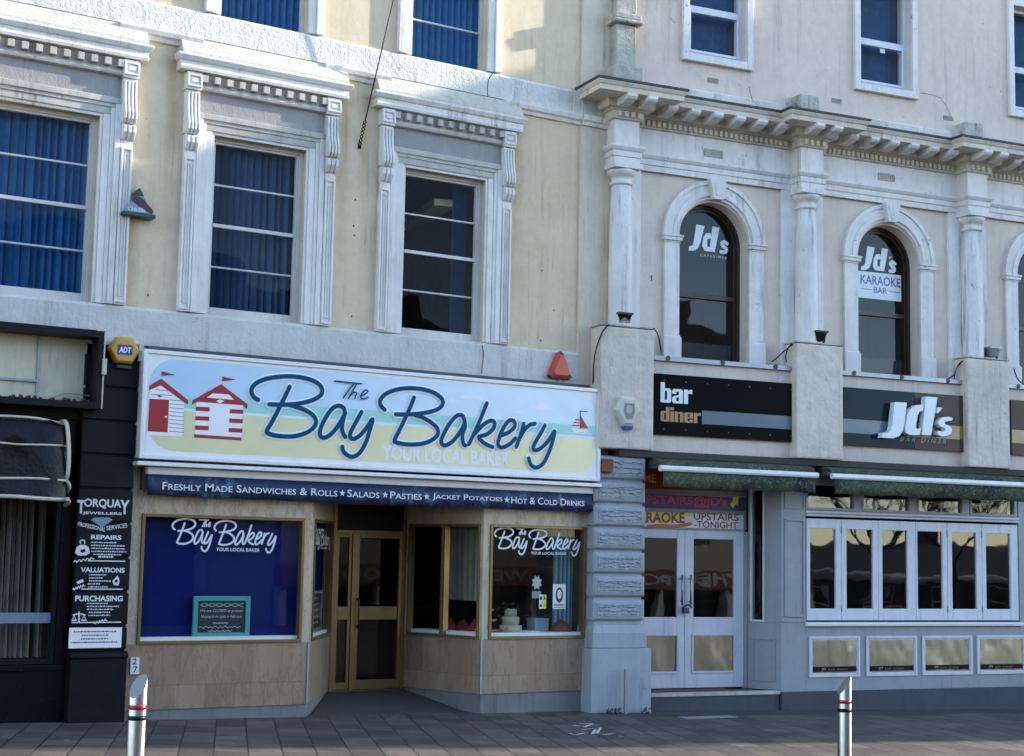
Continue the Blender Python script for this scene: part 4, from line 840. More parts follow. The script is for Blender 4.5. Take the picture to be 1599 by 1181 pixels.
for j, rr_ in ((1, .016), (4, .012), (6, .014), (8, .022)): mb.tube([(V[k*m_+j][0], V[k*m_+j][1]+.008, V[k*m_+j][2]) for k in range(0, nn+1, 2)], rr_, sm=2)
mb.tube([(ue+.022, .12, z0_-.02), (ue+.03, .36, z0_-.03), (ue+.03, .50, z1_), (ue+.03, .52, z2_+.10), (ue+.02, .45, z2_)], .022); mb.tube([(ue+.022, .54, z2_), (ue+.06, .50, z2_-.05), (ue+.07, .40, z2_-.10)], .018); mb.tube([(ue+.02, .585, z3_), (ue+.06, .50, z3_-.03), (ue+.07, .35, z3_-.06)], .022)
part('piping', mb, 'piping', CN)

# alarm boxes and small things on the left building
u, z = LF.px(194, 547, .2)
A1 = thing(LF, 'alarm_box', 'yellow hexagonal alarm box with a blue badge on black pilaster', 'alarm box', u, .15, z-.18)
hexa = lambda r_, k0=1: [(u+r_*math.cos(R(60*k)), z+r_*.90*math.sin(R(60*k))) for k in range(6)]
mb = MB(); n = 6; a, b = hexa(.185), hexa(.155); mb.add([(p[0], .125, p[1]) for p in a]+[(p[0], .19, p[1]) for p in a]+[(p[0], .225, p[1]) for p in b], [tuple(range(6)), tuple(range(12, 18))]+[(i+6*j, (i+1) % 6+6*j, (i+1) % 6+6*(j+1), i+6*(j+1)) for i in range(6) for j in (0, 1)])
part('cover', mb, 'yellow', A1, .008)
mb = MB(); mb.box(u-.085, u+.085, .225, .227, z-.055, z+.055, 0); mb.text('ADT', u-.07, u+.072, z-.033, z+.033, .2285, 1, bold=.03, shear=.15); part('badge', mb, ['adtblue', 'white'], A1)
mb = MB().box(u-.07, u+.09, .13, .19, z-.195, z-.166); part('strobe', mb, 'lead', A1)
u, z = LF.px(216, 320, .08)
A2 = thing(LF, 'alarm_box', 'dark green triangular alarm box beside the left sash window', 'alarm box', u, 0, z-.14)
mb = MB(); mb.prism([(u-.17, z-.10), (u+.17, z-.10), (u+.06, z+.09), (u+.0, z+.12), (u-.06, z+.09)], 0, .11); part('cover', mb, 'palegrey', A2, .01)
mb = MB(); mb.box(u-.19, u+.19, 0, .14, z-.145, z-.102); part('strobe', mb, 'green', A2, .006); part('top_cap', MB().prism([(u-.05, z+.10), (u+.05, z+.10), (u, z+.19)], 0, .12), 'green', A2, .006)
mb = MB(); mb.prism([(u-.10, z+.04), (u-.04, z+.10), (u+.05, z+.06), (u+.17, z-.06), (u+.15, z-.095), (u+.02, z-.03)], .111, .116); part('stripe', mb, 'maroon', A2)
mb = MB(); mb.text('CHUBB', u-.13, u+.07, z-.085, z-.04, .1125, bold=.02); part('lettering', mb, 'vinylwhite', A2)
u, z = LF.px(875, 571, .1)
A3 = thing(LF, 'alarm_box', 'red triangular alarm box with dark corners on the pale sill band', 'alarm box', u, .05, z-.19)
T = [(u-.17, z-.13), (u-.13, z-.17), (u+.13, z-.17), (u+.17, z-.13), (u+.045, z+.17), (u-.045, z+.17)]; T2 = [(u-.10, z-.085), (u+.10, z-.085), (u, z+.10)]
mb = MB(); mb.add([(p[0], .045, p[1]) for p in T]+[(p[0], .10, p[1]) for p in T]+[(u+(p[0]-u)*.72, .15, z-.02+(p[1]-z+.02)*.72) for p in T], [tuple(range(6)), tuple(range(12, 18))]+[(i+6*j, (i+1) % 6+6*j, (i+1) % 6+6*(j+1), i+6*(j+1)) for i in range(6) for j in (0, 1)]); part('cover', mb, 'orange', A3, .006)
mb = MB()
for p, q_, r_ in (((u, z+.19), (u-.055, z+.115), (u+.055, z+.115)), ((u-.185, z-.14), (u-.13, z-.185), (u-.105, z-.10)), ((u+.185, z-.14), (u+.13, z-.185), (u+.105, z-.10))): mb.prism([p, q_, r_], .05, .125)
part('corner_cap', mb, 'lead', A3, .006)
mb = MB().tube([(u+.01, .07, z-.16), (u+.012, .07, z-.30)], .012, sm=0); part('conduit', mb, 'galv', A3)
# wire with a twisted end hanging across the facade
p0, p1, p2 = (LF.u(628, -60, .3), .3, LF.z(628, -60, .3)), (LF.u(570, 190, .12), .12, LF.z(570, 190, .12)), (LF.u(561, 230, .0), .0, LF.z(561, 230, .0))
mb = MB().tube([p0, p1], .008, sm=0)
for s_ in (0, math.pi): mb.tube([tuple(p1[j]+(p2[j]-p1[j])*k/20+(.018*math.cos(k*1.1+s_) if j == 0 else .018*math.sin(k*1.1+s_) if j == 1 else 0) for j in range(3)) for k in range(21)], .007, sm=3, n=5)
mb.lathe([(.0, p2[2]-.02), (.02, p2[2]-.02), (.02, p2[2]+.02), (0, p2[2]+.02)], p2[0], .01, 8)
solo(LF, 'span_wire', 'dark span wire with twisted end anchored in the cream wall', 'wire', mb, 'wire', *p2)
u, z = LF.px(211, 1040, .03); mb = MB(); mb.box(u-.05, u+.05, .0, .022, z-.09, z+.09, 0); mb.text('2', u-.03, u+.02, z+.015, z+.08, .0235, 1, bold=.02); mb.text('7', u-.015, u+.03, z-.07, z-.005, .0235, 1, bold=.02)
solo(LF, 'number_plate', 'small white house number plate low beside the black pilaster', 'number plate', mb, ['white', 'lead'], u, 0, z-.09)

# ------------------------------------------------------------------ right building: stucco bar building with columns
RB = thing(RF, 'bar_building', 'ornate stucco bar building with arched windows, half columns and heavy cornice', 'building', 0, 0, -.1)
NB = 4; SP = 3.02; CC = [.065+SP*i for i in range(NB+1)]; AC = [1.62+SP*i for i in range(NB)]; UCR = [1.645+2.95*i for i in range(NB)]
UE = CC[-1]+.6
ASZ, RI, RO = 6.29, .57, .83
mb = MB()
hl = [(c-RI, c+RI, 4.55, ASZ+RI) for c in AC]
mb.wall(0, UE, 3.30, 8.0, 0, .3, hl)
for c in AC:
    N = 24; arcp = [(c+RI*math.cos(math.pi*k/N), ASZ+RI*math.sin(math.pi*k/N)) for k in range(N+1)]
    for v in (0, -.3):
        mb.add([(c+RI, v, ASZ+RI)]+[(p[0], v, p[1]) for p in arcp[:N//2+1]], [tuple(range(N//2+2))]); mb.add([(c-RI, v, ASZ+RI)]+[(p[0], v, p[1]) for p in arcp[N//2:]], [tuple(range(N//2+2))])
    for k in range(N): mb.add([(arcp[k][0], 0, arcp[k][1]), (arcp[k+1][0], 0, arcp[k+1][1]), (arcp[k+1][0], -.3, arcp[k+1][1]), (arcp[k][0], -.3, arcp[k][1])], [(0, 1, 2, 3)], 0, True)
part('wall', mb, 'rpanel', RB)
mb = MB(); mb.wall(0, UE, 8.0, 13.4, .02, .3, [(c-.48, c+.48, 8.94, 10.62) for c in UCR]); 
mb.box(-.001, .2, -9, -.3, 3.3, 13.4); mb.box(UE-.2, UE, -9, -.3, 0, 13.4); mb.box(.2, UE-.2, -9, -.281, 13.2, 13.4); mb.box(.2, UE-.2, -9, -8.8, 0, 13.2)
part('upper_wall', mb, 'rwall', RB)
for c in CC: part('column_backing', MB().box(max(c-.36, 0), c+.36, .0, .055, 3.31, 7.165), 'rtrim', RB, .004)
for c in CC:
    r = .155; mb = MB()
    mb.lathe([(.19, 4.60), (.19, 4.70), (.215, 4.74), (.19, 4.80), (.165, 4.84), (r, 4.90), (r+.006, 5.6), (r-.004, 6.5), (r-.022, 6.88)], c, .14, 32)
    cl = part('column', mb, 'rtrim', RB)
    mb = MB().lathe([(r-.02, 6.88), (r+.005, 6.89), (r+.005, 6.92), (r-.018, 6.935), (r-.018, 6.99), (r+.01, 7.0), (r+.045, 7.05), (r+.05, 7.085), (r+.03, 7.09)], c, .14, 32); mb.box(c-.215, c+.215, .056, .355, 7.092, 7.165)
    part('capital', mb, 'rtrim', cl)
# entablature with breaks over every column
def breaks(main, brk, hw, left_ret=True):
    p = [(-.17+.0, -.25)] if left_ret else []
    for i, c in enumerate(CC):
        a, b = c-hw, c+hw
        if i == 0: p += [(a, -.06), (a, brk)] if left_ret else [(a, brk)]
        else: p += [(a, main), (a, brk)]
        p += [(b, brk), (b, main)]
    p = p[1:] if left_ret else p
    return p+[(UE, main)]
mb = MB().sweep(breaks(.06, .30, .20), [(-.02, 7.168), (.0, 7.168), (.0, 7.25), (.018, 7.255), (.018, 7.33), (.035, 7.338), (.06, 7.375), (.06, 7.405), (-.02, 7.407)]); part('architrave', mb, 'rtrim', RB, .003)
mb = MB().sweep(breaks(.05, .29, .19), [(-.02, 7.408), (0, 7.408), (0, 7.76), (-.02, 7.76)]); part('frieze', mb, 'rtrim', RB)
mb = MB().sweep(breaks(.05, .29, .19), [(-.02, 7.761), (.035, 7.761), (.045, 7.775), (.045, 7.865), (.075, 7.875), (.085, 7.895), (-.02, 7.895)])
def dent_line(u0, u1, v):
    n = max(1, int((u1-u0)/.082))
    for k in range(n):
        x = u0+(k+.5)*(u1-u0)/n; mb.box(x-.024, x+.024, v+.046, v+.085, 7.785, 7.86)
for i, c in enumerate(CC):
    dent_line(c-.2, c+.2, .29)
    if i < NB: dent_line(c+.30, CC[i+1]-.30, .05)
part('dentil_band', mb, 'rcorn', RB, .003)
cornp = [(-.02, 7.896), (.12, 7.896), (.14, 7.92), (.14, 7.925), (.14, 8.0), (.42, 8.005), (.42, 8.075), (.435, 8.08), (.46, 8.12), (.46, 8.13), (-.02, 8.16)]
mb = MB().sweep(breaks(.05, .29, .22), cornp); part('cornice', mb, 'rcorn', RB, .004)
mb = MB().sweep(breaks(.05, .29, .22), [(-.02, 8.162), (.468, 8.134), (.475, 8.165), (-.02, 8.19)]); part('lead_capping', mb, 'lead', RB)
def modil(x, v): mb = MB(); mb.run([(v, 7.90), (v+.16, 7.90), (v+.30, 7.935), (v+.325, 7.965), (v+.325, 8.003), (v, 8.003)], x-.075, x+.075); part('modillion', mb, 'rtrim', RB, .006)
for i, c in enumerate(CC):
    modil(c-.155, .40); modil(c+.155, .40)
    if i < NB:
        a, b = c+.42, CC[i+1]-.42; n = 6
        for k in range(n): modil(a+(b-a)*(k+.5)/n, .175)
mb = MB(); mb.run([(.0205, 8.19), (.09, 8.17), (.09, 8.40), (.02, 8.44)], .36, UE); part('blocking_course', mb, 'grime', RB, .006)
for i, c in enumerate(CC):
    mb = MB()
    if i == 0:
        mb.box(c-.21, c+.23, .02, .30, 8.19, 8.52); mb.box(c-.14, c+.17, .02, .22, 8.522, 9.12); mb.box(c-.21, c+.24, .02, .30, 9.122, 9.18); mb.box(c-.19, c+.22, .02, .28, 9.18, 9.27); mb.box(c-.13, c+.19, .021, .20, 9.272, 12.2)
    else: mb.box(c-.17, c+.17, .02, .24, 8.19, 8.56); mb.box(c-.30, c-.17, .021, .15, 8.19, 8.45)
    part('parapet_pedestal', mb, 'moss', RB, .02)
# arched windows
for c in AC:
    mb = MB(); N = 32
    for ro, ri, v in ((RO, RO-.055, .065), (RO-.055, RO-.15, .045), (RO-.15, RI+.045, .062), (RI+.045, RI, .035)):
        V = []; 
        for k in range(N+1):
            a = math.pi*k/N; V += [(c+r_*math.cos(a), vv, ASZ+.035+r_*math.sin(a)) for r_, vv in ((ri, 0), (ri, v), (ro, v), (ro, 0))]
        mb.add(V, [(4*k+j, 4*k+j+1, 4*k+5+j, 4*k+4+j) for k in range(N) for j in range(3)])
    win = part('arched_window', mb, 'rtrim', RB)
    for s in (-1, 1):
        mb = MB(); a, b = sorted((c+s*RI, c+s*(RO-.02)))
        mb.box(a, b, 0, .045, 4.93, ASZ-.07); mb.box(a-.02, b+.02, 0, .075, 4.55, 4.90); mb.run([(0, 4.90), (.075, 4.90), (.045, 4.93), (0, 4.93)], a-.01, b+.01)
        for z0, z1, e, v in ((ASZ-.07, ASZ-.045, .01, .055), (ASZ-.045, ASZ+.005, .03, .08), (ASZ+.005, ASZ+.034, .04, .095)): mb.box(a-e, b+e, 0, v, z0, z1)
        part('jamb', mb, 'rtrim', win, .005)
    mb = MB(); mb.add([(c+x, v, z) for v in (0, .14) for x, z in ((-.075, 6.88), (.075, 6.88), (.135, 7.166), (-.135, 7.166))], [(0, 1, 2, 3), (4, 5, 6, 7), (0, 1, 5, 4), (1, 2, 6, 5), (2, 3, 7, 6), (3, 0, 4, 7)]); mb.prism([(c-.04, 6.93), (c+.04, 6.93), (c+.08, 7.12), (c-.08, 7.12)], .14, .148); part('keystone', mb, 'rtrim', win, .006)
    mb = MB(); rv = -.20
    for ro, ri, v0, v1 in ((RI, RI-.05, rv-.09, rv), (RI-.05, RI-.09, rv-.10, rv-.03)):
        V = []
        for k in range(N+1):
            a = math.pi*k/N; V += [(c+r_*math.cos(a), vv, ASZ+r_*math.sin(a)) for r_, vv in ((ri, v0), (ri, v1), (ro, v1), (ro, v0))]
        mb.add(V, [(4*k+j, 4*k+(j+1) % 4, 4*k+4+(j+1) % 4, 4*k+4+j) for k in range(N) for j in range(4)])
        for s in (-1, 1): a, b = sorted((c+s*ro, c+s*ri)); mb.box(a, b, v0, v1, 4.58, ASZ)
    mb.box(c-.48, c+.48, rv-.10, rv-.02, 5.52, 5.585); mb.box(c-.48, c+.48, rv-.10, rv-.03, 4.58, 4.68)
    part('sash_frame', mb, 'darkwood', win, .004)
    mb = MB(); rg = RI-.088; mb.add([(c-rg, rv-.06, 4.66), (c+rg, rv-.06, 4.66)]+[(c+rg*math.cos(math.pi*k/N), rv-.06, ASZ+rg*math.sin(math.pi*k/N)) for k in range(N+1)], [tuple(range(N+3))]); part('glass_pane', mb, 'gl_arch', win)
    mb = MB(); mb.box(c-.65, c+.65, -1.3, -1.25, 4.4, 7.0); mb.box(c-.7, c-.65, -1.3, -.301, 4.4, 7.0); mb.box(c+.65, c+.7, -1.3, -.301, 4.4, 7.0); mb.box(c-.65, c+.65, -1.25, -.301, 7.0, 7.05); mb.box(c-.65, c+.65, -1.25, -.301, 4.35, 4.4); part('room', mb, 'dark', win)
    mb = MB().box(c-.5, c+.5, -.42, -.30, 4.66, 4.9); part('inner_sill', mb, 'dim', win)
# upper windows
for c in UCR:
    zb, zt = 8.94, 10.62; mb = MB(); mb.frame(c-.58, c+.58, zb-.10, zt+.10, .10, .02, .085); mb.box(c-.585, c+.585, .02, .10, zb-.115, zb-.101)
    win = part('window', mb, 'rtrim', RB, .008); rv = -.06
    mb = MB(); mb.frame(c-.48, c+.48, zb, zt, .06, rv-.07, rv); mb.box(c-.42, c+.42, rv-.07, rv-.01, 9.62, 9.69); mb.frame(c-.42, c+.42, zb+.06, 9.62, .04, rv-.06, rv+.015); mb.box(c-.50, c+.50, rv, .02, zb-.02, zb+.02); part('sash_frame', mb, 'bluelt', win, .005)
    mb = MB(); mb.quad(c-.38, c+.38, zb+.10, 9.58, rv-.03); mb.quad(c-.42, c+.42, 9.69, zt-.06, rv-.045); part('glass_pane', mb, 'gl_up', win)
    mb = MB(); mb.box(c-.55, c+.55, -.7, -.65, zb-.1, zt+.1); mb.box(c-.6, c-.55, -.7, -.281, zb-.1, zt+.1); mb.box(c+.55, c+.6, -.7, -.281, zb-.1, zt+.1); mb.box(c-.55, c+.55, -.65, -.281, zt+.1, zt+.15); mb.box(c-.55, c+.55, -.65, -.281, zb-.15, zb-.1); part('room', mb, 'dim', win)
    mb = MB(); n = 9
    for k in range(n): x = c-.46+k*.92/n; mb.add([(x, rv-.26, zb), (x+.92/n, rv-.22, zb), (x+.92/n, rv-.22, zt), (x, rv-.26, zt)], [(0, 1, 2, 3)])
    part('net_curtain', mb, 'blinddark', win)
u, z = RF.px(1377, 80, -.1); mb = MB().box(u-.045, u+.045, -.089, -.083, z-.035, z+.035); solo(RF, 'paper_label', 'small white paper label stuck inside an upper bar window', 'label', mb, 'vinylwhite', u, -.085, z)
# air bricks, cracks and stains
for k, (x, y, wd, hh) in enumerate(((1114, 240, .15, .055), (1384, 277, .15, .055))):
    u, z = RF.px(x, y, .05); mb = MB(); mb.frame(u-wd, u+wd, z-hh, z+hh, .018, .05, .066); mb.box(u-wd+.018, u+wd-.018, .05, .055, z-hh+.018, z+hh-.018)
    for j in range(7): mb.box(u-wd+.03+j*(2*wd-.07)/6, u-wd+.045+j*(2*wd-.07)/6, .055, .064, z-hh+.019, z+hh-.019)
    part('air_brick', mb, 'trimdirty', RB)
for x, y in ((1113, 126), (1306, 158), (1480, 185)):
    u, z = RF.px(x, y, .02); mb = MB(); mb.frame(u-.09, u+.09, z-.035, z+.035, .008, .02, .026)
    for j in range(9): mb.box(u-.075+j*.017, u-.067+j*.017, .02, .0255, z-.025, z+.025)
    part('air_brick', mb, 'greyem', RB)
mb = MB()
def crack(pts, wd, v):
    q_ = []
    for i in range(len(pts)-1):
        for k in range(4): t = k/4; q_.append((pts[i][0]+(pts[i+1][0]-pts[i][0])*t+random.uniform(-1, 1)*.8, pts[i][1]+(pts[i+1][1]-pts[i][1])*t+random.uniform(-1, 1)*.8))
    mb.ribbon([RF.px(x, y, v) for x, y in q_+[pts[-1]]], wd, v+.0006, rise=.0003, sm=0)
crack([(1437, 145), (1455, 148), (1468, 153), (1476, 163), (1483, 178), (1490, 190)], .008, .02); crack([(1170, 135), (1172, 148), (1177, 160)], .010, .09); crack([(1096, 228), (1099, 240), (1097, 252)], .006, .05)
crack([(1452, 300), (1470, 310), (1490, 312)], .006, .05); crack([(1018, 430), (1017, 438)], .02, 0); crack([(1188, 388), (1191, 400)], .014, .0)
part('cracks', mb, 'lead', RB)
# fascia with pedestals
FV, KV = .20, .36
KB = [(-.33, .48), (2.765, 3.56), (5.80, 6.60), (8.85, 9.65), (11.9, 12.7)]
mb = MB()
for i in range(NB):
    a, b = KB[i][1]+.0, KB[i+1][0]-.0; mb.box(a, b, .056, FV, 3.31, 4.535)
part('fascia', mb, 'fascia', RB, .006)
mb = MB()
for i in range(NB):
    a, b = KB[i][1]+.002, KB[i+1][0]-.002; mb.box(a, b, .0565, FV+.05, 4.537, 4.60)
    for j in range(3): x = a+(b-a)*(.12+.38*j); mb.prism([(x+.04*math.cos(k), 4.57+.045*math.sin(k)) for k in (0, 1, 2, 3, 4, 5)], FV+.05, FV+.056, 1)
part('ledge_flashing', mb, ['galv', 'lead'], RB, .004)
for a, b in KB:
    mb = MB().box(a, b, .056, KV, 3.31, 4.925); ped = part('column_pedestal', mb, 'peel', RB, .025)
    mb = MB().box(a-.004, b+.004, .054, KV+.006, 4.927, 4.95); part('cap', mb, 'moss', ped, .006)
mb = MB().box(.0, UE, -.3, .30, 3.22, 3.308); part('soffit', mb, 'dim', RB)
# rusticated pier
mb = MB(); pa, pb, pv = -.335, .43, .25
mb.box(pa+.03, pb-.03, -.2, pv-.045, .9, 3.219); part('pier_core', mb, 'pier', RB)
zs = [1.075+.307*k for k in range(7)]
for k, z in enumerate(zs):
    z1 = z+.27 if k < 6 else 3.219
    if z >= 3.219: break
    mb = MB(); a, b = pa, pb; V = []
    for (e, v, zz_) in ((0, -.1, 0), (0, pv-.02, 0), (.025, pv+.012, .025)): V += [(a+e, v, z+zz_), (b-e, v, z+zz_), (b-e, v, z1-zz_), (a+e, v, z1-zz_)]
    mb.add(V, [(0, 1, 2, 3), (8, 9, 10, 11)]+[(i+4*j, (i+1) % 4+4*j, (i+1) % 4+4*j+4, i+4*j+4) for j in (0, 1) for i in range(4)])
    blk = part('rusticated_block', mb, 'pier', RB, .01)
    mb = MB(); fz0, fz1 = z+.055, z1-.055
    if fz1-fz0 > .05:
        mb.frame(a+.06, b-.06, fz0, fz1, .014, pv+.012, pv+.024)
        for j in range(3):
            for q_ in range(9):
                x0 = a+.105+q_*.068+random.uniform(-.01, .01); zc = fz0+.03+j*(fz1-fz0-.06)/2
                mb.tube([(x0-.028, pv+.012, zc+random.uniform(-.014, .014)), (x0, pv+.02, zc+random.uniform(-.016, .016)), (x0+.028, pv+.012, zc+random.uniform(-.014, .014))], .011, 6, sm=4)
        part('vermiculation', mb, 'verm', blk)
mb = MB(); mb.add([(x, v, z) for (x0, x1, v0, z) in ((pa-.015, pb+.02, pv+.03, .72), (pa-.015, pb+.02, pv+.03, .92), (pa+.02, pb-.015, pv, 1.02)) for x, v in ((x0, -.2), (x1, -.2), (x1, v0), (x0, v0))], [(0, 1, 2, 3), (8, 9, 10, 11)]+[(i+4*j, (i+1) % 4+4*j, (i+1) % 4+4*j+4, i+4*j+4) for j in (0, 1) for i in range(4)])
mb.box(pa-.05, pb+.07, -.2, pv+.07, -.4, .718); part('pier_base', mb, 'pier', RB, .012)

# ------------------------------------------------------------------ bar shopfront
BF = thing(RF, 'bar_shopfront', 'blue grey bar shopfront with double doors and folding windows', 'shopfront', 4.0, 0, -.2)
FP = .08                                           # plane of the front
DP = -.42                                          # plane of the doors
dl, dr_ = .44, RF.u(1161, 950, DP); dm = RF.u(1069, 950, DP)
dz0, dz1 = RF.z(1100, 1074, DP), RF.z(1100, 829, DP)
for a, b, hd in ((dl-.25, dm-.003, 0), (dm+.003, dr_, 1)):
    mb = MB(); st = .12; pz0, pz1 = RF.z(1100, 1048, DP), RF.z(1100, 993, DP); gz0, gz1_ = RF.z(1100, 964, DP), RF.z(1100, 842, DP); ga = a+.14 if hd else a+.12; gb = b-.16 if hd else b-.12
    for (x0, x1, y0, y1) in ((a, ga, dz0, dz1), (gb, b, dz0, dz1), (ga, gb, dz0, pz0), (ga, gb, pz1, gz0), (ga, gb, gz1_, dz1)): mb.box(x0, x1, DP-.05, DP, y0, y1)
    mb.frame(ga-.03, gb+.03, pz0-.03, pz1+.03, .028, DP, DP+.014)
    dd = part('door', mb, 'bluelt', BF, .005)
    part('glass_pane', MB().quad(ga, gb, gz0, gz1_, DP-.025), 'gl_bar', dd); part('kick_panel', MB().quad(ga, gb, pz0, pz1, DP-.02), 'mirror', dd)
    x = dm+(.07 if hd else -.07); hz0, hz1 = RF.z(1070, 945, DP), RF.z(1070, 898, DP)
    mb = MB().tube([(x, DP+.05, hz0), (x, DP+.05, hz1)], .014, sm=0); mb.tube([(x, DP, hz0+.05), (x, DP+.05, hz0+.05)], .009, sm=0); mb.tube([(x, DP, hz1-.05), (x, DP+.05, hz1-.05)], .009, sm=0); part('handle', mb, 'steel', dd)
z = RF.z(1070, 950, DP); mb = MB().box(dm-.06, dm+.03, DP+.03, DP+.08, z-.07, z+.01); mb.tube([(dm-.08, DP+.05, z), (dm, DP+.09, z+.05), (dm+.08, DP+.05, z+.01)], .014); solo(RF, 'padlock', 'black padlock and chain hanging on the bar door handles', 'padlock', mb, 'lead', dm, DP+.05, z, .006)
mb = MB(); mb.box(dl-.25, dr_+.02, DP-.06, DP-.001, dz1, dz1+.03); mb.box(dr_, dr_+.06, DP-.06, DP+.02, dz0-.02, dz1); mb.box(dl-.25, dr_+.06, DP-.06, DP-.02, dz1+.03, 3.22); dfm = part('door_frame', mb, 'blue', BF, .004)
# step
sz = RF.z(1115, 1081, .06)
fu = 2.70
mb = MB(); mb.box(.50, fu-.02, DP-.06, .06, -.5, sz-.05); st = part('step', mb, 'plinth', BF, .006)
mb = MB().box(.47, fu-.01, -.05, .075, sz-.049, sz); part('nosing', mb, 'trimdirty', st, .005); mb = MB().box(.45, fu-.03, DP-.05, -.052, sz-.049, sz-.006); part('tread', mb, 'lead', st)
mb = MB().box(.8, 2.05, DP+.01, -.10, sz-.0055, sz+.008); solo(RF, 'door_mat', 'dark brown door mat in front of the bar doors', 'door mat', mb, 'bread', 1.4, -.2, sz)
# return wall between door and front
A, B = (dr_+.06, DP+.02), (fu, FP); dx, dv = B[0]-A[0], B[1]-A[1]; Lr = math.hypot(dx, dv)
xfB = lambda s, d, z: (A[0]+dx/Lr*s-dv/Lr*d, A[1]+dv/Lr*s+dx/Lr*d, z)
mb = MB(xfB); wz0, wz1 = 1.03, 2.9; mb.box(0, Lr, -.08, 0, sz, wz0); mb.box(0, .04, -.08, 0, wz0, 3.22); mb.box(Lr*.52, Lr, -.08, 0, wz0, 3.22); mb.box(.04, Lr*.52, -.08, 0, wz1, 3.22); mb.frame(.07, Lr-.09, .22, .82, .03, 0, .016); part('return_wall', mb, 'blue', BF, .004)
mb = MB(xfB); mb.frame(.045, Lr*.52-.003, wz0+.003, wz1, .03, -.06, .02); rw = part('side_window', mb, 'bluelt', BF, .004); part('glass_pane', MB(xfB).quad(.075, Lr*.52-.03, wz0+.03, wz1-.03, -.02), 'gl_bar', rw)
# front panels
fx0, fx1 = fu, UE-.01
wA, wB = RF.u(1260, 890, FP), RF.u(1590, 890, FP)
zs0, zs1 = RF.z(1430, 969, FP), RF.z(1430, 815, FP)
tz0, tz1 = RF.z(1430, 799, FP), 3.0
mb = MB(); mb.box(fx0, wA-.02, -.1, FP, .09, 3.22); mb.box(wB+.02, fx1, -.1, FP, .09, 3.22); mb.box(wA-.02, wB+.02, -.1, FP, .09, zs0-.09); mb.box(wA-.02, wB+.02, -.1, FP, zs1+.03, tz0-.03); mb.box(wA-.02, wB+.02, -.1, FP, tz1, 3.22)
ux0, ux1 = RF.u(1225, 880, FP), RF.u(1256, 880, FP)
zt2 = RF.z(1240, 966, FP)
mb.frame(ux0, ux1, RF.z(1240, 964, FP), RF.z(1240, 811, FP), .028, FP, FP+.016); mb.frame(ux0, ux1, RF.z(1240, 795, FP), 2.98, .02, FP, FP+.012); mb.box(fx0, wA-.022, FP, FP+.014, zt2-.05, zt2-.02)
part('front_panelling', mb, 'blue', BF, .004)
mb = MB().box(fx0+.0, fx1, -.12, FP+.02, -.6, .088); part('plinth', mb, 'plinth', BF, .004)
mb = MB(); mb.run([(FP, zs0-.085), (FP+.05, zs0-.08), (FP+.06, zs0-.05), (FP+.02, zs0-.03), (FP-.1, zs0-.02), (FP-.1, zs0-.085)], wA-.03, wB+.06); part('window_sill', mb, 'white', BF, .003)
mb = MB().box(wA-.02, wB+.02, FP, FP+.025, zs1+.035, zs1+.055); mb.box(wA-.02, wB+.02, FP, FP+.014, tz0-.07, tz0-.045); part('transom_moulding', mb, 'bluelt', BF, .003)
edges = [1260, 1315, 1372.5, 1431, 1480.5, 1534.5, 1591]
gls = [(1266, 1306), (1323, 1364), (1379, 1418), (1434, 1473), (1488, 1526), (1541, 1579)]
gzb, gzt = RF.z(1430, 951, FP), RF.z(1430, 829.5, FP)
for k in range(6):
    a, b = RF.u(edges[k], 890, FP)+.003, RF.u(edges[k+1], 890, FP)-.003; ga, gb = RF.u(gls[k][0], 890, FP), RF.u(gls[k][1], 890, FP)
    mb = MB(); mb.box(a, ga, FP-.06, FP-.012, zs0, zs1); mb.box(gb, b, FP-.06, FP-.012, zs0, zs1); mb.box(ga, gb, FP-.06, FP-.012, zs0, gzb); mb.box(ga, gb, FP-.06, FP-.012, gzt, zs1)
    lf = part('folding_leaf', mb, 'bluelt', BF, .005); part('glass_pane', MB().quad(ga, gb, gzb, gzt, FP-.04), 'gl_bar', lf)
    if k in (0, 3, 4):
        mb = MB()
        for zz_ in (zs0+.12, zs1-.2): mb.tube([(b, FP-.008, zz_), (b, FP-.008, zz_+.09)], .008, sm=0)
        part('hinge', mb, 'galv', lf)
for x0, x1 in ((1261, 1333), (1349, 1419), (1435, 1502), (1517, 1583)):
    a, b = RF.u(x0, 785, FP), RF.u(x1, 785, FP); mb = MB(); mb.frame(a-.035, b+.035, tz0-.028, tz1-.004, .035, -.05, FP+.008)
    tw = part('transom_window', mb, 'blue', BF, .004); part('glass_pane', MB().quad(a, b, tz0+.007, tz1-.04, FP-.04), 'gl_bar', tw)
mb = MB()
for x0, x1 in ((1333, 1349), (1419, 1435), (1502, 1517), (1583, 1591)):
    a, b = RF.u(x0, 785, FP)+.036, RF.u(x1, 785, FP)-.036; part('transom_mullion', MB().box(a, b, -.1, FP, tz0-.03, tz1), 'blue', BF)
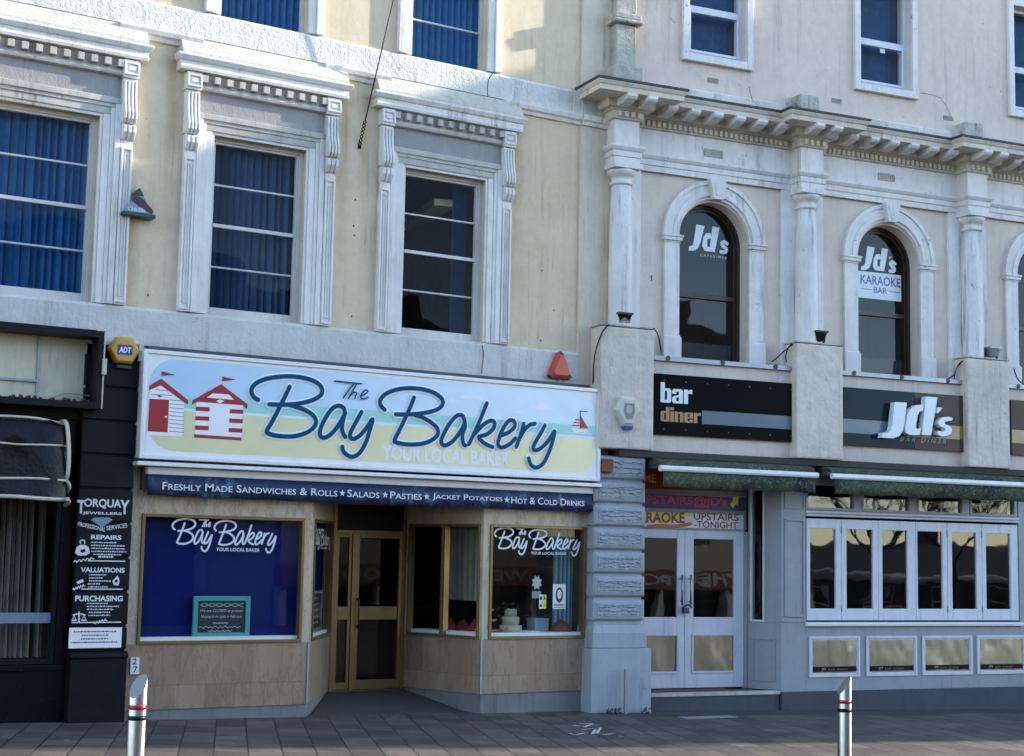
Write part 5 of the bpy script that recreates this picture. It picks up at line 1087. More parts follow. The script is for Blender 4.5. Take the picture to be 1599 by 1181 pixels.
for x0, x1 in ((1263, 1342), (1352, 1431), (1439.5, 1517.5), (1525, 1601)):
    a, b = RF.u(x0, 1025, FP), RF.u(x1, 1025, FP); z0, z1 = RF.z(1430, 1055, FP), RF.z(1430, 993, FP)
    mb = MB(); mb.frame(a, b, z0, z1, .035, FP, FP+.022); mb.frame(a+.035, b-.035, z0+.035, z1-.035, .02, FP, FP+.012)
    pn = part('lower_panel', mb, 'bluelt', BF, .004); mb = MB(); nx = 14
    for i in range(nx):
        for j in range(6):
            xa, xb = a+.055+(b-a-.11)*i/nx, a+.055+(b-a-.11)*(i+1)/nx; ya, yb = z0+.055+(z1-z0-.11)*j/6, z0+.055+(z1-z0-.11)*(j+1)/6
            mb.add([(xa, FP+.003, ya), (xb, FP+.003, ya), (xb, FP+.003, yb), (xa, FP+.003, yb)], [(0, 1, 2, 3)])
    part('mirror_foil', mb, 'mirror', pn)
    mb = MB(); mb.box(a+.056, b-.056, FP+.004, FP+.006, z0+.075, z0+.145, 0); t0 = a+.056+(b-a-.11)*.2; mb.text("jd's", t0, t0+.08, z0+.085, z0+.138, FP+.0072, 1, bold=.03, shear=.25); mb.text('BAR·DINER', t0+.12, t0+.45, z0+.093, z0+.115, FP+.0072, 1, space=1.6); part('name_strip', mb, ['blacksat', 'greyem'], pn)
mb = MB(); mb.box(.2, fx1, -6, -5.9, -.3, 3.2); mb.box(.2, fx1, -5.9, -.5, 3.15, 3.21); mb.box(.2, fx1, -5.9, DP-.07, -.1, .12); mb.box(.2, .3, -5.9, -.5, .12, 3.1); part('interior', mb, 'dark', BF)
# red chairs inside
for (x, s_) in ((1362, 1), (1395, -1)):
    u, z = RF.px(x, 935, -.5); o = thing(RF, 'bar_chair', ('red slatted chair back behind the second folding window' if s_ > 0 else 'red slatted chair back behind the third folding window'), 'chair', u, -.6, .12)
    mb = MB(); mb.box(u-.2, u+.2, -.8, -.45, .78, .82); part('seat', mb, 'redban', o, .01)
    for a in (-.18, .16):
        for b in (-.78, -.48): part('leg', MB().box(u+a, u+a+.025, b, b+.025, .12, .78), 'bread', o)
    mb = MB(); mb.frame(u-.16, u+.16, .90, 1.26, .03, -.50, -.47)
    for k in range(4): mb.box(u-.13, u+.13, -.495, -.475, .97+k*.07, .99+k*.07)
    part('backrest', mb, 'orange', o, .008)

# ------------------------------------------------------------------ bar signs
GL = {'b': [[(0, 0), (.4, 0), (.4, 1.4), (0, 1.4)], [(.4, .82), (.6, .82), (.6, 1), (.4, 1)], [(.6, 0), (.86, 0), (1, .12), (1, .88), (.86, 1), (.6, 1)], [(.4, 0), (.6, 0), (.6, .18), (.4, .18)]],
 'a': [[(0, .65), (.38, .65), (.38, .82), (.62, .82), (.62, 1), (.15, 1), (0, .88)], [(.62, 0), (1, 0), (1, .88), (.86, 1), (.62, 1)], [(0, .12), (.12, 0), (.38, 0), (.38, .36), (.62, .46), (.62, .58), (.25, .52), (0, .40)], [(.38, 0), (.62, 0), (.62, .15), (.38, .15)]],
 'r': [[(0, 0), (.4, 0), (.4, 1), (0, 1)], [(.4, .70), (.55, .74), (.80, .70), (.80, 1), (.58, 1), (.4, .88)]],
 'd': [[(.6, 0), (1, 0), (1, 1.4), (.6, 1.4)], [(.4, .82), (.6, .82), (.6, 1), (.4, 1)], [(.4, 0), (.14, 0), (0, .12), (0, .88), (.14, 1), (.4, 1)], [(.4, 0), (.6, 0), (.6, .18), (.4, .18)]],
 'i': [[(0, 0), (.4, 0), (.4, 1), (0, 1)], [(0, 1.12), (.4, 1.12), (.4, 1.4), (0, 1.4)]],
 'n': [[(0, 0), (.4, 0), (.4, 1), (0, 1)], [(.4, .82), (.6, .82), (.6, 1), (.4, .92)], [(.6, 0), (1, 0), (1, .88), (.87, 1), (.6, 1)]],
 'e': [[(0, .12), (.14, 0), (.4, 0), (.4, 1), (.14, 1), (0, .88)], [(.4, .84), (.6, .84), (.6, 1), (.4, 1)], [(.6, .42), (1, .42), (1, .88), (.86, 1), (.6, 1)], [(.4, .42), (.6, .42), (.6, .55), (.4, .55)], [(.4, 0), (.6, 0), (.6, .16), (.4, .16)], [(.6, 0), (.86, 0), (1, .12), (1, .32), (.6, .32)]]}
WID = {'i': .4, 'r': .8}
def block(mb, t, u0, u1, z0, z1, v, m):
    tot = sum(WID.get(c, 1)+.09 for c in t)-.09; k = (u1-u0)/tot; kz = (z1-z0)/1.4; x = 0
    for c in t:
        for P in GL[c]: mb.poly([(u0+(x+p[0])*k, z0+p[1]*kz) for p in P], v, m)
        x += WID.get(c, 1)+.09
z0, z1 = 3.535, 4.358
S1_ = thing(RF, 'bar_sign', 'glossy black sign reading bar diner with a grey stripe', 'sign', 1.71, FV, z0)
mb = MB(); mb.box(.56, 2.866, FV+.001, FV+.045, z0, z1); part('panel', mb, 'jdblack', S1_, .003)
SVV = FV+.046
def rz(x, y): return RF.px(900+x/3.9375, 560+y/3.9375, SVV)
mb = MB(); a, b = rz(518, 145), rz(712, 282); block(mb, 'bar', a[0], b[0], b[1], a[1], SVV+.001, 0); a, b = rz(518, 295), rz(765, 400); block(mb, 'diner', a[0], b[0], b[1], a[1], SVV+.001, 1); part('lettering', mb, ['icewhite', 'tanletter'], S1_)
zz0, zz1 = rz(772, 403)[1], rz(772, 320)[1]; mb = MB().box(rz(772, 360)[0], 2.862, SVV-.001, SVV+.003, zz0, zz1); part('stripe', mb, 'jdblue', S1_)
mb = MB()
for k in range(7):
    x = .70+k*.34
    for zz_ in (z0+.08, z1-.09): mb.lathe([(0, zz_-.006), (.007, zz_-.006), (.007, zz_+.006), (0, zz_+.006)], x, SVV+.002, 8)
part('screw', mb, 'galv', S1_)
a0, a1 = 3.60, 6.15; mid = RF.u(1428, 640, .25)
S2_ = thing(RF, 'bar_sign', 'two tone sign with large raised white jds letters', 'sign', 4.9, FV, z0)
JV = FV+.055
mb = MB(); mb.box(a0, mid, FV+.001, JV, z0, z1+.005, 0); mb.box(mid+.001, a1, FV+.001, JV, z0, z1+.005, 1); part('panel', mb, ['jdslate', 'jdbrown'], S2_, .003)
q = lambda x, y, v=None: RF.px(1200+x/3.937, 540+y/3.937, JV if v is None else v)
mb = MB(); zz0, zz1 = q(560, 540)[1], q(560, 455)[1]; mb.box(a0+.003, mid-.002, JV, JV+.003, zz0, zz1, 0); mb.box(mid+.002, a1-.003, JV, JV+.003, zz0, zz1, 1); part('stripe', mb, ['jdblue', 'tan'], S2_)
LV = JV+.13
L = lambda pts: [q(x, y, LV) for x, y in pts]
def letter(pts, hole=None):
    m = MB(); m.prism(L(pts), JV+.03, LV); return m
jp = [(777, 346), (852, 350), (838, 470), (826, 525), (805, 556), (770, 570), (697, 566), (704, 534), (735, 536), (752, 522), (760, 490)]
def add_letter(nm, m): 
    o = part(nm, m, ['icewhite'], S2_, .006); return o
mb = MB(); mb.prism(L(jp), JV+.03, LV)
dl_ = [(968, 312), (1040, 318), (1000, 552), (945, 549)]
bowl = [(955, 362), (905, 366), (872, 390), (855, 430), (842, 500), (845, 535), (868, 549), (905, 551), (930, 549), (938, 508), (912, 512), (908, 495), (918, 430), (930, 406), (950, 402)]
sp_ = [(1128, 462), (1135, 446), (1108, 436), (1075, 440), (1050, 456), (1045, 480), (1058, 498), (1088, 508), (1090, 522), (1075, 530), (1045, 522), (1038, 545), (1065, 558), (1100, 556), (1126, 540), (1130, 512), (1116, 494), (1086, 482), (1084, 470), (1098, 464)]
mb.prism(L(dl_), JV+.03, LV+.001); mb.prism(L(bowl), JV+.03, LV); mb.prism(L(sp_), JV+.03, LV); mb.prism(L([(1046, 378), (1072, 382), (1046, 414), (1030, 412)]), JV+.03, LV)
part('raised_letter', mb, 'icewhite', S2_, .004)
mb = MB(); off = .004
for P_ in (jp, dl_, bowl, sp_):
    pts = [q(x-4, y+2, JV+.02) for x, y in P_]; mb.prism(pts, JV+.001, JV+.031)
part('letter_backing', mb, 'blacksat', S2_)
mb = MB(); a, b = q(808, 596), q(1090, 566); mb.text('BAR DINER', a[0], b[0], (a[1]+b[1])/2-.035, (a[1]+b[1])/2+.035, JV+.004, shear=.3, space=1.5); part('lettering', mb, 'palegrey', S2_)
S3_ = thing(RF, 'bar_sign', 'brown sign with tan stripe cut off by the right edge', 'sign', 7.9, FV, z0)
mb = MB(); mb.box(6.72, 9.0, FV+.001, JV, z0, z1+.005); part('panel', mb, 'jdbrown', S3_, .003); mb = MB().box(6.723, 8.997, JV, JV+.003, zz0, zz1); part('stripe', mb, 'tan', S3_)
# retracted awnings
def awning(u0, u1, label):
    o = thing(RF, 'bar_awning', label, 'awning', (u0+u1)/2, FV, 2.8); mb = MB(); n = 60
    V = []; Fc = []
    for k in range(n+1):
        u = u0+.02+(u1-u0-.04)*k/n; V += [(u, .10, 3.205), (u, .28, 3.215), (u, .42, 3.185-.004*math.sin(k)), (u, .49, 3.135), (u, .49, 3.08), (u, .10, 3.08)]
    for k in range(n):
        for j in range(6): Fc.append((6*k+j, 6*k+(j+1) % 6, 6*k+6+(j+1) % 6, 6*k+6+j))
    mb.add(V, Fc+[tuple(range(6)), tuple(range(6*n, 6*n+6))]); part('rolled_cover', mb, 'moss_canvas', o)
    mb = MB().run([(.47, 3.045), (.50, 3.03), (.535, 3.035), (.55, 3.06), (.548, 3.09), (.53, 3.108), (.49, 3.108), (.47, 3.09)], u0, u1); part('front_bar', mb, 'signwhite', o, .004)
    mb = MB(); V = []; Fc = []
    for k in range(n+1):
        u = u0+.05+(u1-u0-.10)*k/n; ww = .014*math.sin(k*.55)+.008*math.sin(k*1.3); V += [(u, .515, 3.035), (u, .515+ww*.6, 2.93), (u, .51+ww, 2.825+.008*math.sin(k*.4))]
    for k in range(n):
        for j in (0, 1): Fc.append((3*k+j, 3*k+3+j, 3*k+4+j, 3*k+1+j))
    mb.add(V, Fc, 0, True); v_ = part('valance', mb, 'moss_canvas', o); sd = v_.modifiers.new('thick', 'SOLIDIFY'); sd.thickness = .006
    for u in (u0+.02, u1-.06): part('arm', MB().box(u, u+.04, .15, .47, 3.09, 3.13), 'galv', o, .004)
awning(.49, 3.005, 'shorter retracted awning with mossy green valance over the bar doors')
awning(3.24, 6.78, 'longer retracted awning with mossy green valance over the folding windows')
# notices above the doors
NV = DP+.01
def banner(label, x0, y0, x1, y1, fn, mats, dv=0):
    a, b = RF.px(x0, y0, NV+dv), RF.px(x1, y1, NV+dv); mb = MB().box(a[0], b[0], NV+dv-.012, NV+dv, b[1], a[1], 0); fn(mb, a[0], b[0], b[1], a[1], NV+dv+.001); solo(RF, 'banner', label, 'banner', mb, mats, (a[0]+b[0])/2, NV, b[1])
def f1(mb, a, b, z0, z1, v): mb.text('TIME', a+.02, RF.u(1024, 750, NV), RF.z(1016, 754, NV), RF.z(1016, 740, NV), v, 1, bold=.02)
banner('red banner with yellow letters hidden behind the green awning above the doors', 990, 730, 1163, 769, f1, ['redban', 'yel'])
def f2(mb, a, b, z0, z1, v):
    mb.text("UPSTAIRS@JD's", RF.u(994, 783, NV), RF.u(1135, 783, NV), RF.z(1080, 793, NV), RF.z(1080, 775, NV), v, 1, bold=.02); u, z = RF.px(1147, 784, NV); mb.prism([(u+x*.075, z+y*.09) for x, y in ((-1, -.4), (-.4, -1), (.35, -.25), (.7, -.55), (1, 1), (-.55, .7), (-.25, .35))], v, v+.001, 2)
banner('purple banner with pink words and a yellow arrow pointing upstairs', 990, 771, 1163, 798, f2, ['purple', 'magenta', 'yel'])
def f3(mb, a, b, z0, z1, v):
    mb.poly([(a+.004, z0+.12), (RF.u(1040, 810, NV), z0+.05), (RF.u(1085, 810, NV), z1-.004), (a+.004, z1-.004)], v, 3)
    mb.text('KARAOKE', RF.u(984, 815, NV), RF.u(1069, 815, NV), RF.z(1030, 817, NV), RF.z(1030, 800, NV), v+.001, 1, bold=.03, rot=R(1)); mb.ribbon([RF.px(1012, 823, NV), RF.px(1030, 821, NV), RF.px(1055, 822, NV), RF.px(1078, 818, NV)], .05, v+.002, 2)
    mb.text('UPSTAIRS', RF.u(1083, 808, NV), RF.u(1153, 808, NV), RF.z(1118, 813, NV), RF.z(1118, 802, NV), v, 1, bold=.02); mb.text('-TONIGHT', RF.u(1084, 820, NV), RF.u(1152, 820, NV), RF.z(1118, 825, NV), RF.z(1118, 814.5, NV), v, 1, bold=.02)
banner('white karaoke banner with dark red lettering just above the bar doors', 990, 799, 1161, 827, f3, ['vinylwhite', 'redtext', 'orangep', 'yel'])
# window lettering upstairs
def jds(mb, q_, v, m=0):
    mb.poly([q_(*p) for p in ((.19, 1), (.40, .98), (.30, .35), (.24, .12), (.15, .02), (0, 0), (.02, .16), (.10, .20), (.13, .35))], v, m)
    mb.poly([q_(*p) for p in ((.60, 1), (.78, .98), (.66, .05), (.52, .06))], v, m)
    mb.poly([q_(*p) for p in ((.55, .74), (.44, .72), (.37, .55), (.34, .22), (.40, .06), (.53, .05), (.545, .2), (.47, .24), (.47, .5), (.57, .55))], v+.0008, m)
    mb.ribbon([q_(*p) for p in ((.97, .42), (.90, .47), (.84, .40), (.88, .30), (.95, .22), (.93, .10), (.82, .09))], .055, v, m, .0003)
WV = -.255
for i, c in enumerate(AC[:2]):
    x0, y0, x1, y1 = ((1075, 398, 1137, 364), (1344, 428, 1399, 397))[i]
    a, b = RF.px(x0, y0, WV), RF.px(x1, y1, WV)
    mb = MB(); q_ = lambda x, y: (a[0]+(b[0]-a[0])*x, a[1]+.06+(b[1]-a[1])*y*1.02)
    jds(mb, q_, WV); mb.text('CAFEDINER', a[0]+(b[0]-a[0])*.3, b[0]-.02, a[1], a[1]+.032, WV, space=1.6)
    if i: mb.prism([q_(.80, .68), q_(.88, .70), q_(.80, .55)], WV, WV+.001)
    if i == 0: solo(RF, 'window_lettering', 'pale bar initials on the left arched window', 'window lettering', mb, 'icewhite', a[0], WV, a[1])
    else: solo(RF, 'window_lettering', 'pale bar initials above the karaoke sticker on an arched window', 'window lettering', mb, 'icewhite', a[0], WV, a[1])
a, b = RF.px(1341, 464, WV-.004), RF.px(1404, 430, WV-.004); c = AC[1]
mb = MB(); mb.box(c-.47, c+.47-.02, WV-.008, WV-.004, b[1]-.40, b[1]-.0, 0)
zt_ = b[1]; mb.text('KARAOKE', c-.30, c+.44, zt_-.19, zt_-.05, WV-.003, 1, bold=.02); mb.text('BAR', c-.06, c+.19, zt_-.31, zt_-.215, WV-.003, 1, bold=.02); mb.box(c-.29, c-.09, WV-.004, WV-.003, zt_-.27, zt_-.26, 1); mb.box(c+.22, c+.43, WV-.004, WV-.003, zt_-.27, zt_-.26, 1)
solo(RF, 'karaoke_sticker', 'white karaoke bar sticker across the middle arched window', 'sticker', mb, ['icewhite', 'lilac'], c, WV, zt_-.4)
# alarm on the pedestal, floodlights, wires, rusty box, post
u, z = RF.px(977, 644, KV); A4 = thing(RF, 'alarm_box', 'cream shield shaped alarm box on the pedestal beside bakery sign', 'alarm box', u, KV, z-.2)
H_ = [(u-.10, z+.20), (u+.10, z+.20), (u+.19, z+.02), (u+.07, z-.19), (u-.07, z-.19), (u-.19, z+.02)]
mb = MB(); n = 6; mb.add([(p[0], KV, p[1]) for p in H_]+[(p[0], KV+.07, p[1]) for p in H_]+[(u+(p[0]-u)*.78, KV+.10, z+(p[1]-z)*.78) for p in H_], [tuple(range(6)), tuple(range(12, 18))]+[(i+6*j, (i+1) % 6+6*j, (i+1) % 6+6*(j+1), i+6*(j+1)) for i in range(6) for j in (0, 1)]); part('cover', mb, 'cremplastic', A4, .008)
mb = MB(); mb.prism([(u-.07, z+.11), (u+.07, z+.11), (u+.085, z+.0), (u+.04, z-.10), (u-.04, z-.10), (u-.085, z)], KV+.10, KV+.104, 0); mb.prism([(u+.045*math.cos(k*.7), z+.03+.06*math.sin(k*.7)) for k in range(9)], KV+.104, KV+.107, 1); part('badge', mb, ['greyem', 'trimdirty'], A4)
mb = MB(); mb.prism([(u-.07, z-.191), (u+.07, z-.191), (u+.055, z-.235), (u-.055, z-.235)], KV+.005, KV+.09); part('strobe', mb, 'adtblue', A4, .005)
for i, (x, y, col_) in enumerate(((972, 497, 'black'), (1277, 527, 'black'), (1548, 549, 'galv'))):
    u = RF.u(x, y, .22); z = 4.95
    o = thing(RF, 'floodlight', ('black floodlight on the pedestal nearest the bakery sign', 'black floodlight on the pedestal between the two bar signs', 'pale grey floodlight on the rightmost pedestal')[i], 'floodlight', u, .22, z, 'floodlights on the pedestals')
    mb = MB(); mb.add([(u-.06, .16, z+.04), (u+.06, .16, z+.04), (u+.06, .27, z+.04), (u-.06, .27, z+.04), (u-.10, .12, z+.155), (u+.10, .12, z+.155), (u+.10, .31, z+.155), (u-.10, .31, z+.155)], [(0, 1, 2, 3), (4, 5, 6, 7), (0, 1, 5, 4), (1, 2, 6, 5), (2, 3, 7, 6), (3, 0, 4, 7)])
    for k in range(5): mb.box(u-.085-.0*k, u+.085, .272, .30+.004*k, z+.05+k*.021, z+.058+k*.021)
    hd = part('lamp_head', mb, col_, o, .004); mb = MB(); mb.box(u-.11, u+.11, .10, .33, z+.156, z+.185); part('glass_front', mb, 'lead' if i < 2 else 'galv', hd, .004)
    mb = MB(); mb.box(u-.125, u-.11, .18, .22, z, z+.13); mb.box(u+.11, u+.125, .18, .22, z, z+.13); mb.box(u-.11, u+.11, .18, .22, z-.0, z+.01); part('bracket', mb, 'lead', o)
def wires(label, paths, v0=.4):
    mb = MB()
    for p in paths: mb.tube([(RF.u(x, y, v), v, RF.z(x, y, v)) for x, y, v in p], .009, 6)
    x, y, v = paths[0][0]; solo(RF, 'cable', label, 'cable', mb, 'wire', RF.u(x, y, v), v, RF.z(x, y, v))
wires('black cable looping down the side of the pedestal nearest the bakery', [[(951, 507, .38), (940, 520, .38), (931, 545, .30), (927, 570, .25), (926, 600, .15)]])
wires('black cable hanging at the corner between pedestal and ledge', [[(1021, 513, .37), (1027, 522, .20), (1031, 540, .15), (1033, 551, .12)]])
wires('grey cable loops on the middle pedestal side', [[(1236, 537, .30), (1230, 545, .25), (1227, 556, .25), (1228, 566, .25)], [(1238, 538, .30), (1225, 548, .2), (1212, 560, .15), (1205, 565, .12)]])
wires('black cables drooping beside the rightmost pedestal', [[(1518, 557, .30), (1500, 566, .25), (1492, 580, .25), (1490, 592, .25)], [(1516, 556, .30), (1497, 570, .2), (1490, 585, .15), (1480, 592, .12)], [(1583, 575, .30), (1588, 590, .25), (1597, 600, .2)]])
u, z = RF.px(947, 727, .27); mb = MB(); V = []
mb.add([(u-.11+random.uniform(-.02, .02), .2, z-.10), (u+.07, .2, z-.11), (u+.08, .2, z+.10), (u-.10, .2, z+.09), (u-.10, .34, z-.085), (u+.06, .35, z-.095), (u+.075, .34, z+.075), (u-.09, .33, z+.08)], [(0, 1, 2, 3), (4, 5, 6, 7), (0, 1, 5, 4), (1, 2, 6, 5), (2, 3, 7, 6), (3, 0, 4, 7)])
solo(RF, 'junction_box', 'rusty orange junction box at the top of the pale blue pier', 'junction box', mb, 'rust', u, .25, z-.1, .012)
u, _z = RF.px(977, 1080, .42); zb = gz(13)-.02; zt_ = RF.z(977, 1045, .42)
P_ = thing(RF, 'metal_post', 'short thin metal post standing against the pale blue pier', 'post', u, .42, zb); mb = MB().box(u-.022, u+.022, .40, .444, zb-.05, zt_); part('post', mb, 'galv', P_, .004); mb = MB().box(u-.026, u+.026, .396, .448, zt_+.0005, zt_+.012); part('cap', mb, 'trimdirty', P_)
# weeds at the foot of the pier
mb = MB()
for (x, y) in ((950, 1110), (958, 1109), (1003, 1108)):
    uu, zz_ = RF.px(x, y, .36)
    for k in range(14):
        a = random.uniform(0, 6.28); r_ = random.uniform(.03, .10); h = random.uniform(.02, .09); p = (uu+random.uniform(-.06, .06), .37); zg = gz(13)+.004
        mb.add([(p[0], p[1], zg), (p[0]+r_*math.cos(a)+.015, p[1]+abs(r_*math.sin(a)), zg+h), (p[0]+r_*1.3*math.cos(a), p[1]+abs(r_*1.3*math.sin(a)), zg+h*.7), (p[0]+r_*math.cos(a)-.015, p[1]+abs(r_*math.sin(a))+.02, zg+h)], [(0, 1, 2, 3)])
MAT['weed'] = paint('weed_leaf', (.03, .07, .02), .7)
solo(RF, 'weeds', 'small green weeds at the foot of the pale blue pier', 'weeds', mb, 'weed', 0, .37, gz(13), kind='stuff')

# ------------------------------------------------------------------ tarmac strip, drain cover and marks
mb = MB()
n = 24
for k in range(n):
    def e(u): w_ = RF.world(u, 0, 0); return gz(w_.x)+.004
    ua, ub = -.3+13.2*k/n, -.3+13.2*(k+1)/n; mb.add([(ua, FP+.02, e(ua)), (ub, FP+.02, e(ub)), (ub, .72+.05*math.sin(k+1), e(ub)), (ua, .72+.05*math.sin(k), e(ua))], [(0, 1, 2, 3)])
o = solo(RF, 'tarmac_strip', None, None, mb, 'tarmac', 0, 0, 0, kind='structure')
p = gpx(1105, 1121); mb = MB().box(-.35, .35, -.10, .10, 0, .003); mb.frame(-.37, .37, -.005, .005, .001, -.12, .12)
dc = solo(Frame(R(-7.58)), 'drain_cover', 'pale rectangular cover set in the pavement before the bar step', 'drain cover', MB().box(-.38, .38, -.11, .11, 0, .007), 'galv', 0, 0, 0, .002); dc.location = (p.x, p.y, gz(p.x)+.003)
mb = MB()
marks = [[(895, 1133), (912, 1136), (925, 1131), (905, 1130)], [(908, 1140), (938, 1137), (932, 1146), (960, 1146)], [(888, 1146), (900, 1148), (913, 1145)], [(930, 1140), (925, 1147)], [(940, 1148), (955, 1148)]]
c0 = gpx(915, 1140)
def flat(pts, wd):
    P2 = [gpx(*p) for p in pts]; V = []; Fc = []
    for i, p in enumerate(P2):
        a, b = P2[max(i-1, 0)], P2[min(i+1, len(P2)-1)]; d = (b-a); d.z = 0; d.normalize(); n_ = Vector((-d.y, d.x, 0))*wd
        V += [tuple(p+n_-c0), tuple(p-n_-c0)]
    return V, [(2*i, 2*i+1, 2*i+3, 2*i+2) for i in range(len(P2)-1)]
me = bpy.data.meshes.new('painted_mark'); V, Fc = [], []
for s in marks:
    v, f = flat(s, .018); o_ = len(V); V += [(a, b, c_+.004) for a, b, c_ in v]; Fc += [tuple(i+o_ for i in x) for x in f]
me.from_pydata(V, [], Fc); me.materials.append(MAT['trim']); o = bpy.data.objects.new('painted_mark', me); COL.objects.link(o); o.location = c0; o['label'] = 'faded white paint marks on the paving slabs in front of the pier'; o['category'] = 'paint mark'

# ------------------------------------------------------------------ bollards
def bollard(x, y, wpx, label):
    # base on the pavement so that the cut top appears at the pixel row y
    g = None
    for it in range(60):
        depth = 9+it*.15; d = rt*((x-799.5)/F_PX) - up*((y-590.5)/F_PX) + fwd; top = CAM+d*depth
        if (top.z-gz(top.x)) < 1.0: break
    return top
BR_ = .0575
TOPS = [bollard(217, 1053, 28, ''), bollard(1318, 1055, 20, '')]
def make_bollard(t, label, rot):
    o = bpy.data.objects.new('bollard', None); COL.objects.link(o); zb = gz(t.x); h = t.z-zb; o.location = (t.x, t.y, zb); o.rotation_euler = (0, 0, rot); ORG[o.name] = (0, 0, 0)
    o['label'] = label; o['category'] = 'bollard'; o['group'] = 'steel bollards along the pavement edge'
    n = 36; mb = MB(); V = []; rings = [(0, BR_), (.02, BR_)] 
    cut = .155
    for k in range(n):
        a = 2*math.pi*k/n; x, y = BR_*math.cos(a), BR_*math.sin(a); V += [(x, y, -.1), (x, y, h-cut+(x/BR_+1)*.5*cut-.004), (x*.97, y*.97, h-cut+(x*.97/BR_+1)*.5*cut)]
    mb.add(V, [(3*k+j, (3*k+3+j) % (3*n), (3*k+4+j) % (3*n) if (3*k+3+j) < 3*n else (3*k+4+j) % (3*n), 3*k+1+j) for k in range(n) for j in (0, 1)], 0, True); mb.add([V[3*k+2] for k in range(n)], [tuple(range(n))])
    part('shaft', mb, 'steel', o)
    for z0, z1, m in ((h-cut-.075, h-cut-.045, 'redband'), (h-cut-.145, h-cut-.115, 'black')): part('band', MB().lathe([(BR_, z0), (BR_+.002, z0), (BR_+.002, z1), (BR_, z1)], 0, 0, n), m, o)
    part('base_collar', MB().lathe([(BR_, 0), (BR_+.03, 0), (BR_+.03, .008), (BR_, .012)], 0, 0, n), 'steel', o)
    return o
b1 = make_bollard(TOPS[0], 'thicker looking steel bollard with slanted round top in front of the bakery', R(35))
b2 = make_bollard(TOPS[1], 'steel bollard with slanted top in front of the folding bar windows', R(-15))

# ------------------------------------------------------------------ what stands around: neighbours seen only in the glass, and a block added for its shade
OPP = []
def simple_house(name, label, cx, cy, ang, width, depth, h, mat, floors, bays, roofmat='lead'):
    fr = Frame(ang); o = bpy.data.objects.new(name, None); COL.objects.link(o); o.location = (cx, cy, -.2); o.rotation_euler = (0, 0, ang); ORG[o.name] = (0, 0, 0); o['label'] = label; o['category'] = 'building'
    hl = []; fh = (h-4)/floors; bw = width/bays
    for i in range(bays):
        for j in range(floors): hl.append((i*bw+bw*.3, i*bw+bw*.7, 4.4+j*fh, 4.4+j*fh+fh*.62))
    mb = MB(); mb.wall(0, width, 3.6, h, 0, .25, hl); mb.box(0, .2, -depth, -.251, 0, h); mb.box(width-.2, width, -depth, -.251, 0, h); mb.box(.2, width-.2, -depth, -depth+.2, 0, h); mb.box(.2, width-.2, -depth+.2, -.251, h-.3, h-.1); part('wall', mb, mat, o)
    mb = MB().sweep([(-.01, -.01), (width, -.01)], [(0, h-.3), (.15, h-.28), (.3, h-.1), (.3, h+.05), (0, h+.1)]); part('cornice', mb, 'trim', o)
    rh = h+random.uniform(1.4, 2.6); mb = MB().run([(0, h+.101), (-depth, h+.101), (-depth*.5, rh)], .0, width); rf = part('roof', mb, 'opproof', o)
    for k in range(3): x = width*(.12+.36*k); part('chimney', MB().box(x, x+.9, -depth*.5-.4, -depth*.5+.3, rh-.6, rh+.9), 'oppred2', rf)
    for (a, b, c_, d) in hl:
        mb = MB().frame(a, b, c_, d, .07, -.12, -.04); mb.box(a+.07, b-.07, -.11, -.05, (c_+d)/2-.03, (c_+d)/2+.03); w_ = part('window', mb, 'trim', o); part('glass_pane', MB().quad(a+.07, b-.07, c_+.07, d-.07, -.09), 'opp_glass', w_)
    mb = MB().box(0, width, -.2, .05, -.5, .7); mb.box(0, width, -.15, .15, 2.9, 3.599); part('shop_front', mb, 'oppred', o)
    mb = MB().box(0, width, -.3, -.2, .7, 2.9); part('shop_glass', mb, 'opp_glass', o)
    mb = MB()
    for k in range(bays+1): x = min(k*bw, width-.3); mb.box(x, x+.3, -.199, .06, .7, 2.9)
    part('shop_pier', mb, 'trim', o)
    return o
MAT['oppred'] = paint('opposite_red_fascia', (.26, .012, .008), .6, bmp=0); MAT['opproof'] = paint('opposite_slate', (.03, .032, .036), .8, bmp=0); MAT['oppred2'] = paint('opposite_chimney', (.14, .07, .045), .9, bmp=0); MAT['opp_glass'] = paint('opposite_window_glass', (.006, .007, .008), .12, bmp=0); MAT['opp_cream'] = paint('opposite_cream', (.55, .48, .36), .8, bmp=0); MAT['opp_pink'] = paint('opposite_pink', (.55, .46, .38), .8, bmp=0); MAT['opp_brick'] = paint('opposite_dark_brick', (.07, .05, .042), .8, bmp=0)
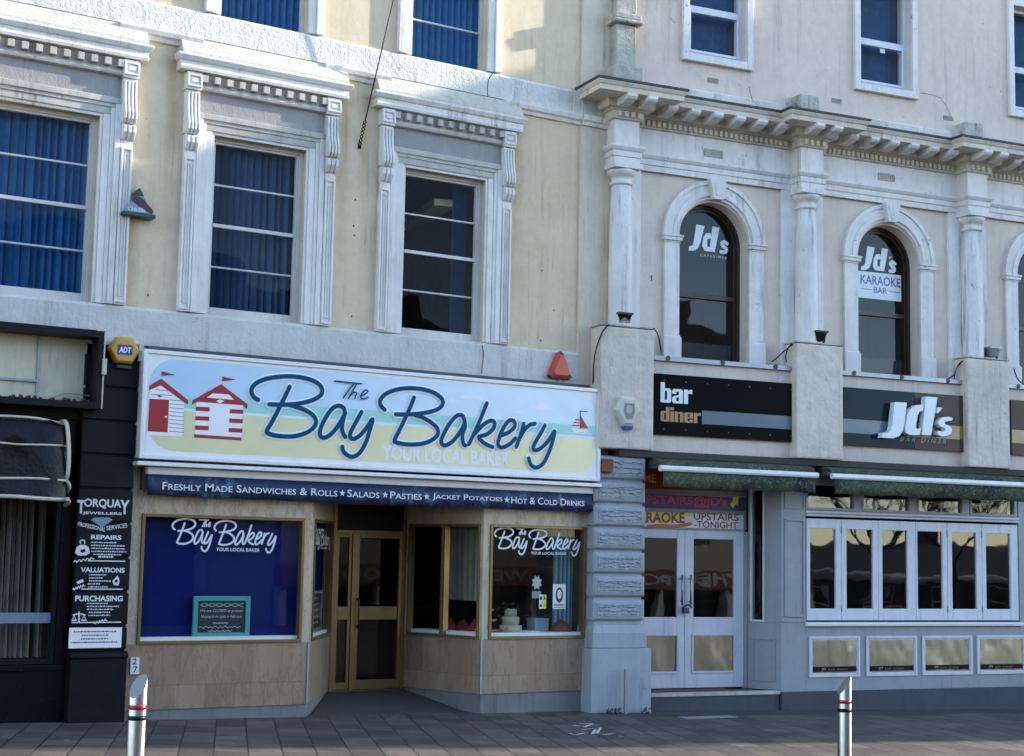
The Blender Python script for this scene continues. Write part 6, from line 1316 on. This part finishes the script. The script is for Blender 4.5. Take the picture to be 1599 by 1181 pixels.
# opposite side of the street (behind the camera)
pub = simple_house('pub', 'public house with a deep red fascia across the street, seen only in reflections', 32, -31.5, R(180-20), 13, 9, 10.5, 'opp_pink', 2, 4); pub.location.z = -2.1
mb = MB(); mb.text('WETHERSPOON', .8, 9.6, 3.05, 3.46, .16, bold=.02); part('lettering', mb, 'vinylwhite', pub)
simple_house('terrace_house', 'pale terrace across the street behind the photographer', 18.6, -30, R(180), 14.5, 9, 11.2, 'opp_cream', 2, 5)
simple_house('terrace_house', 'pinkish taller terrace across the street behind the photographer', 3.8, -30, R(180), 30, 9, 12.5, 'opp_pink', 2, 9)
o = simple_house('terrace_house', 'dark brick terrace further down the street, seen only in reflections', 66, -47, R(180), 34, 9, 9, 'opp_brick', 2, 10); o.location.z = -7.7
simple_house('added_shade_block', 'unseen block added further along the street to shade the shops', 29.5, -5.3, R(-14), 22, 12, 14.4, 'rwall', 3, 6)  # unseen, added to shade the lower facades; its height sets the sun line
MAT['bark'] = paint('bark', (.05, .04, .03), .9)
def bare_tree(x, y, h, label):
    o = bpy.data.objects.new('bare_tree', None); COL.objects.link(o); o.location = (x, y, gz(x)); ORG[o.name] = (0, 0, 0); o['label'] = label; o['category'] = 'tree'; o['group'] = 'bare street trees'
    mb = MB(); mb.tube([(0, 0, -.2), (.05, 0, h*.2), (0, .05, h*.4)], .11); part('trunk', mb, 'bark', o); mb = MB()
    def grow(p, d, L_, r_, lv):
        q = p+d*L_; mb.tube([tuple(p), tuple((p+q)/2+Vector((random.uniform(-1, 1), random.uniform(-1, 1), random.uniform(-1, 1)))*L_*.06), tuple(q)], r_, 4, sm=1)
        if lv:
            for k in range(3): grow(q if k else p+d*L_*.7, (d+Vector((random.uniform(-1, 1), random.uniform(-1, 1), random.uniform(-.3, .8)))*.75).normalized(), L_*random.uniform(.62, .8), r_*.6, lv-1)
    for k in range(5): a = k*1.26; grow(Vector((0, .05, h*.38)), Vector((math.cos(a)*.7, math.sin(a)*.7, .8)).normalized(), h*.2, .045, 5)
    part('crown', mb, 'bark', o)
bare_tree(30.4, -24, 6.5, 'bare street tree across the street beside the pub'); bare_tree(34.4, -26, 6.5, 'second bare street tree further from the pub across the street')
